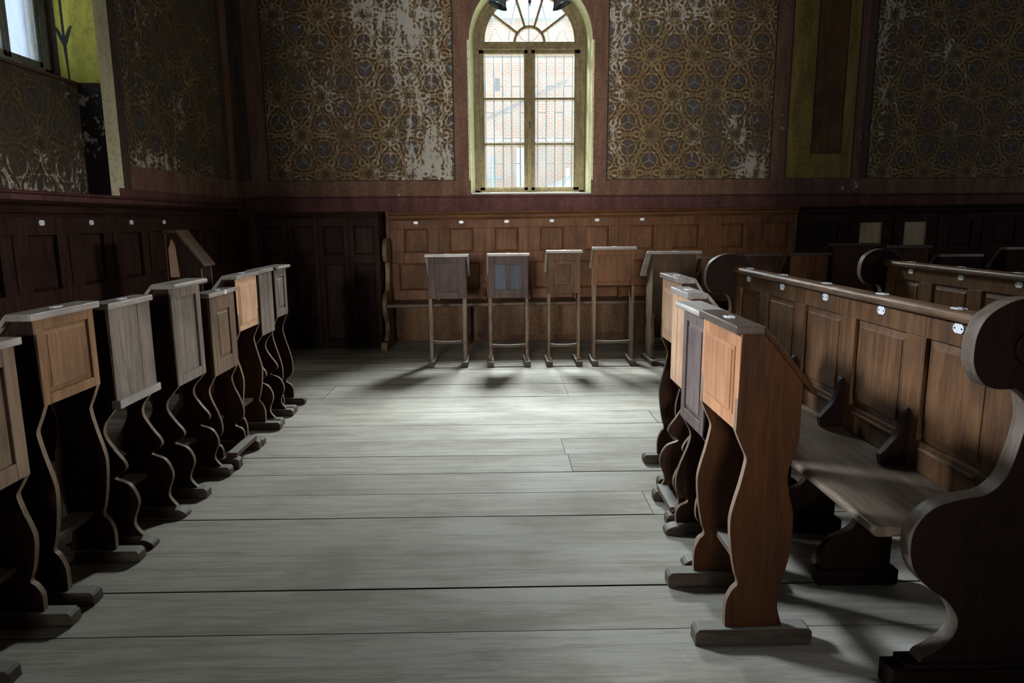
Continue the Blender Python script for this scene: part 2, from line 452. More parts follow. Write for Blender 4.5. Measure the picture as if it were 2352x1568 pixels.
    run2 = n.step(n.noise(n.mapping(P, (14, 14, 2.6)), 1.2, 5, 0.7), 0.30, 0.66)
    for (su, sz, ru, rz, gain) in spots:
        d2 = n.add(n.m('POWER', n.m('DIVIDE', n.sub(u, su), ru), 2.0), n.m('POWER', n.m('DIVIDE', n.sub(z, sz), rz), 2.0))
        amt = n.add(amt, n.mul(n.mul(n.m('EXPONENT', n.mul(d2, -1.0)), gain), n.add(0.15, n.mul(run2, 1.35))))
    mask = n.step(amt, 0.735, 0.80)
    half = n.step(amt, 0.66, 0.76)
    c = n.mix(n.mul(half, 0.30), c, (0.22*tone, 0.16*tone, 0.095*tone))
    pl = n.mix(n.noise(P, 9, 4), (0.62, 0.58, 0.50), (0.44, 0.42, 0.38))
    c = n.mix(n.mul(mask, 0.85), c, pl)
    n.color(c); n.rough(0.8); n.bsdf.inputs['Specular IOR Level'].default_value = 0.2
    n.bump(n.sub(n.mul(fine, 0.3), n.mul(mask, 0.8)), 0.3, 0.006)
    return n.mat
def paint_material(name, c1, c2, wear=0.0, streak=1.0, pl=(0.55, 0.53, 0.48), spots=()):
    n = NT(name); P = n.obj()
    a = n.noise(n.mapping(P, (4, 4, 0.8)), 2.0*streak, 5, 0.6); b = n.noise(P, 28, 4, 0.65); d = n.noise(P, 3.1, 5, 0.7)
    c = n.mix(n.step(a, 0.32, 0.7), c1, c2)
    c = n.mix(n.mul(n.step(b, 0.45, 0.7), 0.5), c, tuple(x*0.45 for x in c2))
    amt = n.add(n.add(n.mul(d, 0.6), n.mul(b, 0.4)), wear)
    if spots:
        X_, Y_, Z_ = n.xyz(P)
        for (su, sz, ru, rz, gain) in spots:
            d2 = n.add(n.m('POWER', n.m('DIVIDE', n.sub(X_, su), ru), 2.0), n.m('POWER', n.m('DIVIDE', n.sub(Z_, sz), rz), 2.0))
            amt = n.add(amt, n.mul(n.m('EXPONENT', n.mul(d2, -1.0)), gain))
    mask = n.step(amt, 0.69, 0.74)
    c = n.mix(n.mul(mask, 0.85), c, pl)
    n.color(c); n.rough(0.75); n.bsdf.inputs['Specular IOR Level'].default_value = 0.25
    n.bump(n.sub(n.mul(b, 0.3), mask), 0.3, 0.004)
    return n.mat
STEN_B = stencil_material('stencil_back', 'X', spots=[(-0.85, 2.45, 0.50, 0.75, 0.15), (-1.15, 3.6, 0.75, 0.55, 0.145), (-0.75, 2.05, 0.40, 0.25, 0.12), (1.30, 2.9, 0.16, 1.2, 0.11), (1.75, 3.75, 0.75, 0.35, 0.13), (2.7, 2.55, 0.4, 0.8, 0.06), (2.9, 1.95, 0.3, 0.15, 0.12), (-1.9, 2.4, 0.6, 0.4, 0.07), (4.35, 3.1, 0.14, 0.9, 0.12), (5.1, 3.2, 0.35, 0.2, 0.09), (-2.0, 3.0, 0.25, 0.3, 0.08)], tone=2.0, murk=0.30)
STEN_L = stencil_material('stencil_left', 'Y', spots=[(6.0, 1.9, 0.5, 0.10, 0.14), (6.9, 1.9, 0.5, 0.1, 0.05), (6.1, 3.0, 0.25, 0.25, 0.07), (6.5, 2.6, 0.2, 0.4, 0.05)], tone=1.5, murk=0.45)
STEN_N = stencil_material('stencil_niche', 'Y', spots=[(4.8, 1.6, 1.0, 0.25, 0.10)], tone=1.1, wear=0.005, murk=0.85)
DADO  = paint_material('dado_maroon', (0.150, 0.060, 0.050), (0.085, 0.032, 0.029), -0.06)
BAND  = paint_material('band_brown', (0.23, 0.125, 0.080), (0.135, 0.068, 0.044), -0.045, spots=[(-1.14, 1.69, 0.10, 0.05, 0.20), (-0.9, 1.70, 0.14, 0.02, 0.17), (-1.9, 1.68, 0.25, 0.015, 0.12)])
BANDP = paint_material('band_brown_flaked', (0.19, 0.10, 0.072), (0.11, 0.054, 0.040), 0.095)
OLIVE = paint_material('pilaster_olive', (0.30, 0.215, 0.055), (0.19, 0.125, 0.035), -0.10, 1.3)
GRAIN = wood('pilaster_graining', (0.16, 0.078, 0.026), (0.085, 0.038, 0.017), 'Z', 0.6)
STRIP = paint_material('corner_strip_brown', (0.09, 0.06, 0.042), (0.05, 0.034, 0.028), -0.10)
PLAST = paint_material('plaster_tan', (0.190, 0.105, 0.052), (0.060, 0.032, 0.020), 0.07, 0.45, (0.30, 0.215, 0.14))
CREAM = paint_material('reveal_cream', (0.66, 0.66, 0.40), (0.50, 0.50, 0.28), -0.03, 1, (0.70, 0.70, 0.62))
CREAMD= paint_material('jamb_cream', (0.86, 0.79, 0.54), (0.68, 0.60, 0.36), -0.05, 1, (0.62, 0.58, 0.46))
YELL  = paint_material('reveal_yellow_green', (0.58, 0.52, 0.085), (0.38, 0.36, 0.060), -0.06, 1, (0.60, 0.57, 0.30))
BLACKP= paint_material('reveal_black', (0.035, 0.022, 0.022), (0.016, 0.010, 0.011), 0.155, 1, (0.40, 0.37, 0.36))
CEIL  = paint_material('ceiling_grey', (0.14, 0.12, 0.10), (0.08, 0.07, 0.06), -0.1)
SIDEW = paint_material('wall_dark_plain', (0.055, 0.036, 0.024), (0.030, 0.020, 0.014), -0.1)

def arch_outline(x0, x1, z0, zs, n=24, rise=None):
    """opening outline, starting bottom-left, going up and over to bottom-right"""
    cx = (x0+x1)/2; R = (x1-x0)/2; rise = rise or R
    pts = [(x0, z0), (x0, zs)]
    for i in range(1, n):
        a = PI - PI*i/n
        pts.append((cx+R*math.cos(a), zs+rise*math.sin(a)))
    return pts + [(x1, zs), (x1, z0)]
def wall_skin(bm, xb, zb, matfn, T, openings):
    """grid of wall cells; T maps (u,z) to a point; openings = list of (outline,u0,u1,z0,ztop)"""
    for ua, ub in zip(xb, xb[1:]):
        for za, zc in zip(zb, zb[1:]):
            um, zm = (ua+ub)/2, (za+zc)/2
            if any(o[1]-1e-6 < um < o[2]+1e-6 and o[3]-1e-6 < zm < o[4]+1e-6 for o in openings): continue
            f = quad(bm, [T(ua, za), T(ub, za), T(ub, zc), T(ua, zc)])
            f.material_index = matfn(um, zm)
    for out, u0, u1, z0, zt in openings:
        mi = matfn(u0-0.01, zt-0.01)
        arch = [p for p in out[1:-1]]
        for p, q in zip(arch, arch[1:]):
            f = quad(bm, [T(*p), T(*q), T(q[0], zt), T(p[0], zt)]); f.material_index = mi

# ---- back wall, with the arched window
YB = 8.10
WX0, WX1 = -0.315, 1.055         # opening in the wall face
ZS = 3.36                        # springing of the arch
win_out = arch_outline(WX0, WX1, 1.705, ZS)
win_in = arch_outline(-0.262, 1.012, 1.715, 3.40)
def build_back_wall():
    bm = bm_()
    zt = ZS+(WX1-WX0)/2+0.01
    xb = [-2.9, -2.80, -2.60, -0.50, -0.337, WX0, WX1, 1.077, 1.235, 3.105, 3.20, 3.285, 3.57, 3.91, 4.05, 4.14, 4.23, 9.0]
    zb = [0.0, 1.48, 1.675, 1.705, 1.85, 2.13, ZS, zt, 6.0]
    mats = [PLAST, DADO, BAND, STEN_B, OLIVE, GRAIN, BANDP, STRIP, CREAMD, DADO]
    def fn(u, z):
        if z < 1.48: return 0
        if z < 1.675: return 1
        if z < 1.85: return 2 if not 3.1 < u < 4.2 else 6
        if u < -2.8: return 7
        if u < -2.6: return 2
        if u < -0.5: return 3
        if u < -0.337 or 1.077 < u < 1.235: return 2
        if u < WX0 or WX1 < u < 1.077: return 8 if z < ZS-0.02 else 2
        if WX0 <= u <= WX1: return 2
        if u < 3.105: return 3
        if u < 3.2: return 2
        if u < 3.285: return 6
        if u < 3.57: return 4
        if u < 3.91: return 5 if z > 2.13 else 4
        if u < 4.05: return 4
        if u < 4.14: return 6
        if u < 4.23: return 7
        return 3
    wall_skin(bm, xb, zb, fn, lambda u, z: (u, YB, z), [(win_out, WX0, WX1, 1.705, zt)])
    # reveals: splayed plaster from the wall face back to the frame, then the outer reveal
    out3 = [(x, z) for x, z in win_in]
    n = len(win_out)
    for i in range(n):
        j = (i+1) % n
        a, b, c, d = win_out[i], win_out[j], win_in[j], win_in[i]
        f = quad(bm, [(a[0], YB, a[1]), (b[0], YB, b[1]), (c[0], 8.44, c[1]), (d[0], 8.44, d[1])]); f.material_index = 10
        f = quad(bm, [(d[0], 8.44, d[1]), (c[0], 8.44, c[1]), (c[0], 8.66, c[1]), (d[0], 8.66, d[1])]); f.material_index = 10
    # outside face
    ux0, ux1 = win_in[0][0], win_in[-1][0]
    zt2 = 3.40+(ux1-ux0)/2+0.01
    wall_skin(bm, [-3.6, ux0, ux1, 9.6], [-0.1, win_in[0][1], zt2, 6.3], lambda u, z: 0, lambda u, z: (u, 8.66, z), [(win_in, ux0, ux1, win_in[0][1], zt2)])
    o = obj('wall_back', bm, mats+[CREAM])
    tag(o, kind='structure')
    return o
wall_back = build_back_wall()

# thin painted lines that border the stencilled fields on the back wall
LINE = flat('painted_line_black', (0.018, 0.012, 0.010), 0.8)
bm = bm_()
for x in (-2.60, -0.50, 1.235, 3.105, 3.285, 4.05, 4.23): box(bm, x-0.006, x+0.006, YB-0.003, YB, 1.85, 5.8)
for x in (3.57, 3.91): box(bm, x-0.004, x+0.004, YB-0.003, YB, 2.13, 5.8)
box(bm, 3.57, 3.91, YB-0.003, YB, 2.126, 2.134)
for a, b in ((-2.6, -0.5), (1.235, 3.105), (3.285, 4.05), (4.23, 8.9)): box(bm, a, b, YB-0.003, YB, 1.846, 1.854)
obj('painted_line', bm, LINE, wall_back)

# ---- left wall, two arched niches with windows set back
XL = -2.9
NICHES = [(4.02, 5.47)]
def build_left_wall():
    bm = bm_()
    zs, zn = 3.05, 1.60
    mats = [PLAST, DADO, BAND, STEN_L, STRIP, CREAMD, BLACKP, YELL, STEN_N, SIDEW]
    ops = []
    for a, b in NICHES:
        ops.append((arch_outline(a, b, zn, zs), a, b, zn, zs+(b-a)/2+0.01))
    yb = [-6.0, NICHES[0][0], NICHES[0][1], 5.545, 5.66, 7.62, 7.74, 7.93, 8.10]
    zb = [0, 1.48, 1.60, 1.66, 1.84, ops[0][4], 6.0]
    def fn(u, z):
        if z < 1.48: return 0
        if z < 1.66: return 1
        if u < NICHES[0][0]: return 3
        if u < 5.545: return 5
        if u < 5.66: return 4
        if z < 1.84: return 2
        if u < 7.62: return 3
        if u < 7.74: return 4
        if u < 7.93: return 2
        return 4
    T = lambda u, z: (XL, u, z)
    wall_skin(bm, yb, zb, fn, T, ops)
    for (out, a, b, z0, zt) in ops:
        # rounded jamb band, then the deep reveal
        n = len(out)
        mid = arch_outline(a+0.05, b-0.05, zn, zs)
        deep = arch_outline(a+0.06, b-0.06, zn, zs)
        back = arch_outline(a+0.14, b-0.02, zn, zs)
        mid2 = arch_outline(a+0.11, b-0.035, zn, zs)
        for i in range(n-1):
            j = i+1
            low = 6
            segs = [(out, XL, mid, XL-0.035, 5), (mid, XL-0.035, deep, XL-0.20, 7), (deep, XL-0.20, mid2, XL-0.325, 7), (mid2, XL-0.325, back, XL-0.40, 4), (back, XL-0.40, back, XL-0.48, 5)]
            for (p, xa, q, xc, mi) in segs:
                A, B = p[i], p[j]; C, D = q[j], q[i]
                if i in (0, n-2) and mi == 7:
                    # jamb: painted black below the sill, yellow-green above
                    zsill = 2.415
                    lo = [(xa, A[0], zn), (xa, A[0], zsill), (xc, D[0], zsill), (xc, D[0], zn)]
                    hi = [(xa, A[0], zsill), (xa, A[0], zs), (xc, D[0], zs), (xc, D[0], zsill)]
                    quad(bm, lo).material_index = 6
                    quad(bm, hi).material_index = 7
                else:
                    quad(bm, [(xa, A[0], A[1]), (xa, B[0], B[1]), (xc, C[0], C[1]), (xc, D[0], D[1])]).material_index = mi
        # solid lower part of the niche with the stone ledge on top, and its floor
        y0, y1 = a+0.06, b-0.06
        quad(bm, [(XL-0.20, y0, zn), (XL-0.20, y1, zn), (XL-0.20, y1, 2.395), (XL-0.20, y0, 2.395)]).material_index = 8
        quad(bm, [(XL, a, zn), (XL, b, zn), (XL-0.2, y1, zn), (XL-0.2, y0, zn)]).material_index = 1
        quad(bm, [(XL-0.20, y0, 2.41), (XL-0.20, y1, 2.41), (XL-0.48, b-0.02, 2.43), (XL-0.48, a+0.14, 2.43)]).material_index = 4
    # outside face
    ops2 = [(arch_outline(a+0.14, b-0.02, 2.42, zs), a+0.14, b-0.02, 2.42, zs+(b-a)/2+0.01) for a, b in NICHES]
    wall_skin(bm, [-6.4, ops2[0][1], ops2[0][2], 8.66], [-0.1, 2.42, ops2[0][4], 6.3], lambda u, z: 0, lambda u, z: (XL-0.48, u, z), ops2)
    o = obj('wall_left', bm, mats); tag(o, kind='structure')
    # narrow timber ledge under each window
    for a, b in NICHES:
        bm = bm_(); box(bm, XL-0.245, XL-0.185, a+0.06, b-0.06, 2.395, 2.418)
        obj('ledge', bm, OAKY, o, 0.004)
    # painted plant: a stem with a pair of leaves on the yellow-green reveal
    bm = bm_()
    yw = lambda x: 5.41 - 0.0*(x) + 0.04*((-(x)-3.10)/0.20)
    def leafpt(s, z): return (-3.165 + s*0.85, yw(-3.165+s*0.85)-0.004, z)
    def strip(pts, w):
        for (s0, z0, w0), (s1, z1, w1) in zip(pts, pts[1:]):
            quad(bm, [leafpt(s0-w0, z0), leafpt(s0+w0, z0), leafpt(s1+w1, z1), leafpt(s1-w1, z1)])
    strip([(0.012, 2.43, .006), (0.006, 2.55, .008), (0.0, 2.66, .014), (-0.002, 2.74, .010), (-0.004, 3.05, .010)], 0)
    for sg in (-1, 1):
        for (s0, za, zb_), (s1, zc, zd) in zip([(0.0, 2.655, 2.715), (0.03, 2.70, 2.765), (0.055, 2.752, 2.800), (0.080, 2.800, 2.812)], [(0.03, 2.70, 2.765), (0.055, 2.752, 2.800), (0.080, 2.800, 2.812), (0.085, 2.806, 2.806)]):
            quad(bm, [leafpt(sg*s0, za), leafpt(sg*s1, zc), leafpt(sg*s1, zd), leafpt(sg*s0, zb_)])
    bmesh.ops.solidify(bm, geom=bm.faces[:], thickness=0.001)
    pl = obj('painted_plant', bm, flat('paint_blue_black', (0.035, 0.05, 0.055), 0.7), o)
    pl['label'] = 'dark painted stem with two leaves'
    return o
wall_left = build_left_wall()

def slab(name, b, mat, kind='structure'):
    bm = bm_(); box(bm, *b); o = obj(name, bm, mat); tag(o, kind=kind); return o
def plain_wall(name, ub, zb, T0, T1, op):
    bm = bm_()
    out = arch_outline(*op)
    u0, u1, z0 = op[0], op[1], op[2]; zt = op[3]+(u1-u0)/2+0.01
    for T in (T0, T1):
        wall_skin(bm, [ub[0], u0, u1, ub[1]], [zb[0], z0, zt, zb[1]], lambda u, z: 0, T, [(out, u0, u1, z0, zt)])
    for i in range(len(out)):
        a, b = out[i], out[(i+1) % len(out)]
        quad(bm, [T0(*a), T0(*b), T1(*b), T1(*a)])
    tag(obj(name, bm, SIDEW), kind='structure')
plain_wall('wall_right', (-6.0, 8.66), (-0.1, 6.3), lambda u, z: (9.0, u, z), lambda u, z: (9.4, u, z), (1.6, 5.6, 2.3, 2.6))  # unseen arched opening added to let the right fill lamp in
plain_wall('wall_front', (-3.52, 9.4), (-0.1, 6.3), lambda u, z: (u, -6.0, z), lambda u, z: (u, -6.4, z), (-2.55, -0.05, 1.3, 3.9))  # unseen arched opening added for the fill lamp behind the camera
slab('ceiling', (-3.52, 9.4, -6.4, 8.66, 6.0, 6.3), CEIL)
slab('upper_shield', (-3.7, 9.6, -6.6, 8.9, 6.3, 13.0), SIDEW)      # unseen upper storey block, added to keep lamp light off the bricks
# dado rail shelf between the painted walls and the wainscot
bm = bm_(); prism(bm, [(YB, 1.655), (YB-0.018, 1.660), (YB-0.022, 1.672), (YB, 1.678)], 'X', -2.9, 9.0)
tag(obj('trim_1', bm, DADO), kind='structure')
bm = bm_(); prism(bm, [(XL, 1.575), (XL+0.018, 1.580), (XL+0.022, 1.592), (XL, 1.598)], 'Y', -6.0, 8.1)
tag(obj('trim_2', bm, DADO), kind='structure')

# ------------------------------------------------------------------ windows
def glass_material(name, tint, dusty):
    n = NT(name)
    tr = n.new('ShaderNodeBsdfTransparent'); n.put(tr.inputs[0], tint)
    tl = n.new('ShaderNodeBsdfTranslucent'); n.put(tl.inputs[0], (0.86, 0.93, 0.98))
    gl = n.new('ShaderNodeBsdfGlossy'); gl.inputs['Roughness'].default_value = 0.05
    d = n.noise(n.mapping(n.obj(), (7, 7, 1.3)), 2.2, 5, 0.6)
    m1 = n.new('ShaderNodeMixShader'); n.put(m1.inputs[0], n.mul(n.add(0.55, n.mul(d, 0.9)), dusty))
    n.t.links.new(tr.outputs[0], m1.inputs[1]); n.t.links.new(tl.outputs[0], m1.inputs[2])
    m2 = n.new('ShaderNodeMixShader'); m2.inputs[0].default_value = 0.03
    n.t.links.new(m1.outputs[0], m2.inputs[1]); n.t.links.new(gl.outputs[0], m2.inputs[2])
    n.t.links.new(m2.outputs[0], n.out.inputs['Surface'])
    return n.mat
GLASS = glass_material('dusty_glass', (0.96, 0.98, 1.0, 1), 0.013)
GLASS2 = glass_material('milky_glass', (0.90, 0.95, 1.0, 1), 0.006)
FRAME = paint_material('window_paint_olive', (0.235, 0.185, 0.095), (0.150, 0.112, 0.055), -0.08, 2.0, (0.40, 0.36, 0.26))

def disc_band(bm, cx, cz, r0, r1, ya, yb, a0=0, a1=PI, n=28):
    """half-ring, solid between two radii and two depths"""
    for i in range(n):
        t0, t1 = a0+(a1-a0)*i/n, a0+(a1-a0)*(i+1)/n
        P = lambda r, t, y: (cx+r*math.cos(t), y, cz+r*math.sin(t))
        hexa(bm, [P(r0, t0, ya), P(r1, t0, ya), P(r1, t0, yb), P(r0, t0, yb)], [P(r0, t1, ya), P(r1, t1, ya), P(r1, t1, yb), P(r0, t1, yb)])
def pane_obj(parent, x0, x1, z0, z1, y, mat=GLASS):
    bm = bm_(); box(bm, x0-0.008, x1+0.008, y-0.002, y+0.002, z0-0.008, z1+0.008)
    return obj('pane', bm, mat, parent)
def build_window_1():
    root = empty('window_1', (0.3665, 8.38, 1.715)); tag(root, kind='structure')
    # local: x from the window's middle, y depth, z from the sill
    ox, oz = 0.3665, 1.715
    X = lambda x: x-ox
    Z = lambda z: z-oz
    hw = 0.640
    zs = Z(3.40)
    bm = bm_()
    # fixed outer frame: bottom, jambs, arch, transom
    box(bm, -hw, hw, -0.02, 0.09, -0.02, 0.030)
    for s in (-1, 1): box(bm, s*hw if s < 0 else hw-0.060, s*hw+0.060 if s < 0 else hw, -0.02, 0.09, 0.0, zs)
    disc_band(bm, 0, zs, hw-0.060, hw+0.01, -0.02, 0.09)
    box(bm, -hw, hw, -0.025, 0.09, Z(3.318), Z(3.362))
    prism(bm, [(-0.045, Z(3.315)), (-0.025, Z(3.345)), (-0.02, Z(3.345)), (-0.02, Z(3.310))], 'X', -hw+0.02, hw-0.02)
    obj('frame', bm, FRAME, root, 0.004)
    zb, zt = Z(1.782), Z(3.273)
    # two casements, three panes each
    for s in (-1, 1):
        xa, xb = (X(-0.157), X(0.302)) if s < 0 else (X(0.431), X(0.882))
        x0, x1 = (-hw+0.055, -0.005) if s < 0 else (0.005, hw-0.055)
        bm = bm_()
        box(bm, x0, xa, -0.01, 0.045, 0.030, Z(3.318)); box(bm, xb, x1, -0.01, 0.045, 0.030, Z(3.318))
        box(bm, x0, x1, -0.01, 0.045, 0.030, zb); box(bm, x0, x1, -0.01, 0.045, zt, Z(3.318))
        for zz in (2.275, 2.782): box(bm, xa, xb, -0.004, 0.035, Z(zz)-0.013, Z(zz)+0.013)
        sash = obj('casement', bm, FRAME, root, 0.004)
        for a, b in ((1.782, 2.262), (2.288, 2.769), (2.795, 3.273)): pane_obj(sash, xa, xb, Z(a), Z(b), 0.02)
        if s > 0:
            bm = bm_(); box(bm, -0.022, 0.022, -0.032, -0.008, 0.03, Z(3.31))
            obj('meeting_strip', bm, FRAME, sash, 0.005)
            bm = bm_(); tube(bm, [(0, -0.034, Z(2.45)), (0, -0.060, Z(2.45)), (0.0, -0.062, Z(2.52))], 0.008)
            obj('handle', bm, SCREW, sash, smooth=True)
    # fanlight
    R = 0.512
    bm = bm_()
    box(bm, -0.585, 0.585, -0.01, 0.045, Z(3.362), zs+0.004)
    disc_band(bm, 0, zs, R, hw-0.055, -0.01, 0.045)
    disc_band(bm, 0, zs, 0.155, 0.184, -0.004, 0.035)
    for k in (36, 72, 108, 144):
        a = math.radians(k); d = Vector((math.cos(a), 0, math.sin(a))); pz = Vector((-math.sin(a), 0, math.cos(a)))*0.0125
        A = d*0.17+Vector((0, 0, zs)); B = d*(R+0.02)+Vector((0, 0, zs))
        def c(p, y, s): return (p.x+pz.x*s, y, p.z+pz.z*s)
        hexa(bm, [c(A, -0.004, -1), c(A, -0.004, 1), c(A, 0.035, 1), c(A, 0.035, -1)], [c(B, -0.004, -1), c(B, -0.004, 1), c(B, 0.035, 1), c(B, 0.035, -1)])
    fan = obj('fanlight', bm, FRAME, root, 0.003)
    cuts = [0, 36, 72, 108, 144, 180]
    for a, b in zip(cuts, cuts[1:]):
        pts = []
        for i in range(9):
            t = math.radians(a+(b-a)*i/8); pts.append((0.505+0.012)*1.0 and ((R+0.008)*math.cos(t), zs+(R+0.008)*math.sin(t)))
        for i in range(8, -1, -1):
            t = math.radians(a+(b-a)*i/8); pts.append((0.180*math.cos(t), zs+0.180*math.sin(t)))
        bm = bm_(); prism(bm, pts, 'Y', 0.018, 0.022); obj('pane', bm, GLASS, fan)
    pts = [(0.160*math.cos(math.radians(t)), zs+0.160*math.sin(math.radians(t))) for t in range(0, 181, 12)]
    bm = bm_(); prism(bm, pts, 'Y', 0.018, 0.022); obj('pane', bm, GLASS, fan)
    # white sill board
    bm = bm_(); box(bm, -0.672, 0.690, -0.30, -0.02, -0.022, -0.004)
    s = obj('sill', bm, flat('sill_white', (0.74, 0.76, 0.74), 0.5), root, 0.003); s['label'] = 'thin white sill board'
    return root
build_window_1()

def build_side_window(name, a, b):
    ya, yb = a+0.14, b-0.02
    root = empty(name, (XL-0.42, (ya+yb)/2, 2.43)); tag(root, kind='structure')
    h = (yb-ya)/2; zs = 3.05-2.43
    bm = bm_()
    box(bm, -0.05, 0.03, -h, h, 0.0, 0.075)
    for s in (-1, 1): box(bm, -0.05, 0.03, min(s*h, s*(h-0.09)), max(s*h, s*(h-0.09)), 0, zs+0.02)
    n = 20
    for i in range(n):
        t0, t1 = PI*i/n, PI*(i+1)/n
        P = lambda r, t, x: (x, r*math.cos(t), zs+r*math.sin(t))
        hexa(bm, [P(h-0.09, t0, -0.05), P(h+0.02, t0, -0.05), P(h+0.02, t0, 0.03), P(h-0.09, t0, 0.03)], [P(h-0.09, t1, -0.05), P(h+0.02, t1, -0.05), P(h+0.02, t1, 0.03), P(h-0.09, t1, 0.03)])
    obj('frame', bm, FRAMEG, root, 0.004)
    wl = (2*h-0.18)/3
    for k in range(3):
        bm = bm_()
        y0, y1 = -h+0.09+wl*k+(0.006 if k else 0), -h+0.09+wl*(k+1)-(0.006 if k < 2 else 0)
        box(bm, -0.03, 0.02, y0, y0+0.035, 0.075, zs); box(bm, -0.03, 0.02, y1-0.035, y1, 0.075, zs)
        box(bm, -0.03, 0.02, y0, y1, 0.075, 0.115); box(bm, -0.03, 0.02, y0, y1, zs-0.03, zs+0.02)
        sash = obj('casement', bm, FRAMEG, root, 0.004)
        bm = bm_(); box(bm, -0.008, -0.004, y0+0.03, y1-0.03, 0.11, zs-0.02); obj('pane', bm, GLASS2, sash)
    bm = bm_()
    box(bm, -0.03, 0.02, -h+0.09, h-0.09, zs+0.02, zs+0.05)
    fl = obj('fanlight', bm, FRAMEG, root, 0.003)
    pts = [((h-0.085)*math.cos(PI*i/16), zs+0.04+(h-0.125)*math.sin(PI*i/16)) for i in range(17)]
    bm = bm_(); prism(bm, pts, 'X', -0.008, -0.004); obj('pane', bm, GLASS2, fl)
    return root
FRAMEG = paint_material('window_paint_grey', (0.26, 0.27, 0.25), (0.16, 0.165, 0.15), -0.08, 2.0)
build_side_window('window_2', *NICHES[0])

# ------------------------------------------------------------------ outside: yard, brick house, window grille
n = NT('yard_pale'); n.color(n.mix(n.noise(n.obj(), 1.2, 5), (0.62, 0.64, 0.64), (0.42, 0.43, 0.42))); n.rough(0.9)
YARD = n.mat
bm = bm_(); box(bm, -40, 40, 8.7, 60, -0.6, -0.1); box(bm, -40, -3.6, -30, 8.7, -0.6, -0.1)
tag(obj('courtyard_ground', bm, YARD), kind='structure')
def brick_material():
    n = NT('yellow_red_bricks'); P = n.obj(); x, y, z = n.xyz(P)
    b = n.new('ShaderNodeTexBrick'); n.put(b.inputs['Vector'], n.vec(x, z))
    b.inputs['Scale'].default_value = 1.0; b.inputs['Brick Width'].default_value = 0.27; b.inputs['Row Height'].default_value = 0.095
    b.inputs['Mortar Size'].default_value = 0.012; b.inputs['Bias'].default_value = 0.0
    n.put(b.inputs['Color1'], (0.50, 0.215, 0.070)); n.put(b.inputs['Color2'], (0.37, 0.29, 0.19)); n.put(b.inputs['Mortar'], (0.56, 0.52, 0.46))
    d = n.noise(P, 0.9, 4); c = n.mix(n.mul(n.step(d, 0.45, 0.65), 0.35), b.outputs[0], (0.46, 0.40, 0.32))
    n.color(c); n.rough(0.9); return n.mat
def build_brick_house():
    root = empty('brick_building', (1.5, 30, -0.1))
    tag(root, 'weathered orange and yellow brick building seen through the arched window', 'building')
    bm = bm_(); box(bm, -9, 9, 0, 4, 0, 9.55); obj('wall', bm, brick_material(), root)
    bm = bm_()
    prof = []
    # corrugated roof edge
    for i in range(73):
        prof.append((-9.2+i*0.25, 9.98+0.06*math.sin(i*1.9)))
    prism(bm, [(-9.2, 9.5)] + prof + [(8.8, 9.5)], 'Y', -0.35, 4.2)
    obj('roof', bm, flat('roof_blue_grey', (0.40, 0.47, 0.52), 0.7), root)
    bm = bm_(); box(bm, -1.62, -1.42, -0.03, 0.05, 6.75, 7.25); w = obj('small_window', bm, flat('dark_glass', (0.07, 0.07, 0.08), 0.3), root)
    bm = bm_(); tube(bm, [(-1.95, -0.12, 5.65), (0.0, -0.12, 6.55), (1.35, -0.12, 7.15)], 0.045); obj('diagonal_pipe', bm, flat('pipe_grey', (0.24, 0.24, 0.25), 0.5), root, smooth=True)
    bm = bm_(); box(bm, -9, 9, -0.12, 0.05, 4.72, 4.82); obj('ledge', bm, flat('ledge_pale', (0.70, 0.70, 0.68), 0.7), root)
    bm = bm_(); box(bm, -0.75, -0.42, -0.18, 0.0, 0, 4.45); obj('pier', bm, flat('pier_white', (0.66, 0.70, 0.74), 0.7), root)
    bm = bm_(); tube(bm, [(-1.75, -0.12, 0.1), (-1.75, -0.12, 4.1)], 0.05); tube(bm, [(-2.05, -0.12, 3.25), (-1.3, -0.12, 3.25)], 0.03)
    obj('downpipe', bm, flat('pipe_blue', (0.25, 0.50, 0.72), 0.4), root, smooth=True)
    return root
build_brick_house()
def build_shed():
    root = empty('lean_to_shed', (2.25, 24, -0.1))
    tag(root, 'pale shed with sloping corrugated roof in front of the brick building', 'shed')
    bm = bm_()
    prism(bm, [(-1.05, 0), (0.9, 0), (0.9, 3.25), (-1.05, 2.35)], 'Y', 0, 2.0)
    obj('wall', bm, flat('shed_white', (0.66, 0.68, 0.70), 0.8), root)
    bm = bm_()
    pts = []
    for i in range(40):
        t = i/39; pts.append((-1.25+2.3*t, 2.30+1.06*t+0.02*(i % 2)))
    prism(bm, pts + [(1.05, 3.30), (-1.25, 2.22)], 'Y', -0.25, 2.2)
    obj('roof', bm, flat('roof_grey', (0.32, 0.35, 0.38), 0.6), root)
    bm = bm_(); box(bm, 0.02, 0.14, -0.1, 0, 0, 3.2); obj('post', bm, flat('post_white', (0.75, 0.76, 0.78), 0.7), root)
build_shed()
def build_neighbour():
    root = empty('rendered_building', (-16, 10, -0.1)); tag(root, 'pale blue-grey rendered wall outside the left window', 'building')
    bm = bm_(); box(bm, -1.5, 0, 0, 26, 0, 12); obj('wall', bm, paint_material('render_pale_blue', (0.60, 0.68, 0.76), (0.50, 0.58, 0.66), -0.2, 0.35), root)
    G_ = flat('pipe_dark', (0.22, 0.24, 0.26), 0.5)
    bm = bm_(); tube(bm, [(0.10, 15.2, 0.2), (0.10, 15.2, 11.8)], 0.05); tube(bm, [(0.10, 15.2, 8.3), (0.1, 16.0, 8.0)], 0.035)
    obj('downpipe', bm, G_, root, smooth=True)
build_neighbour()
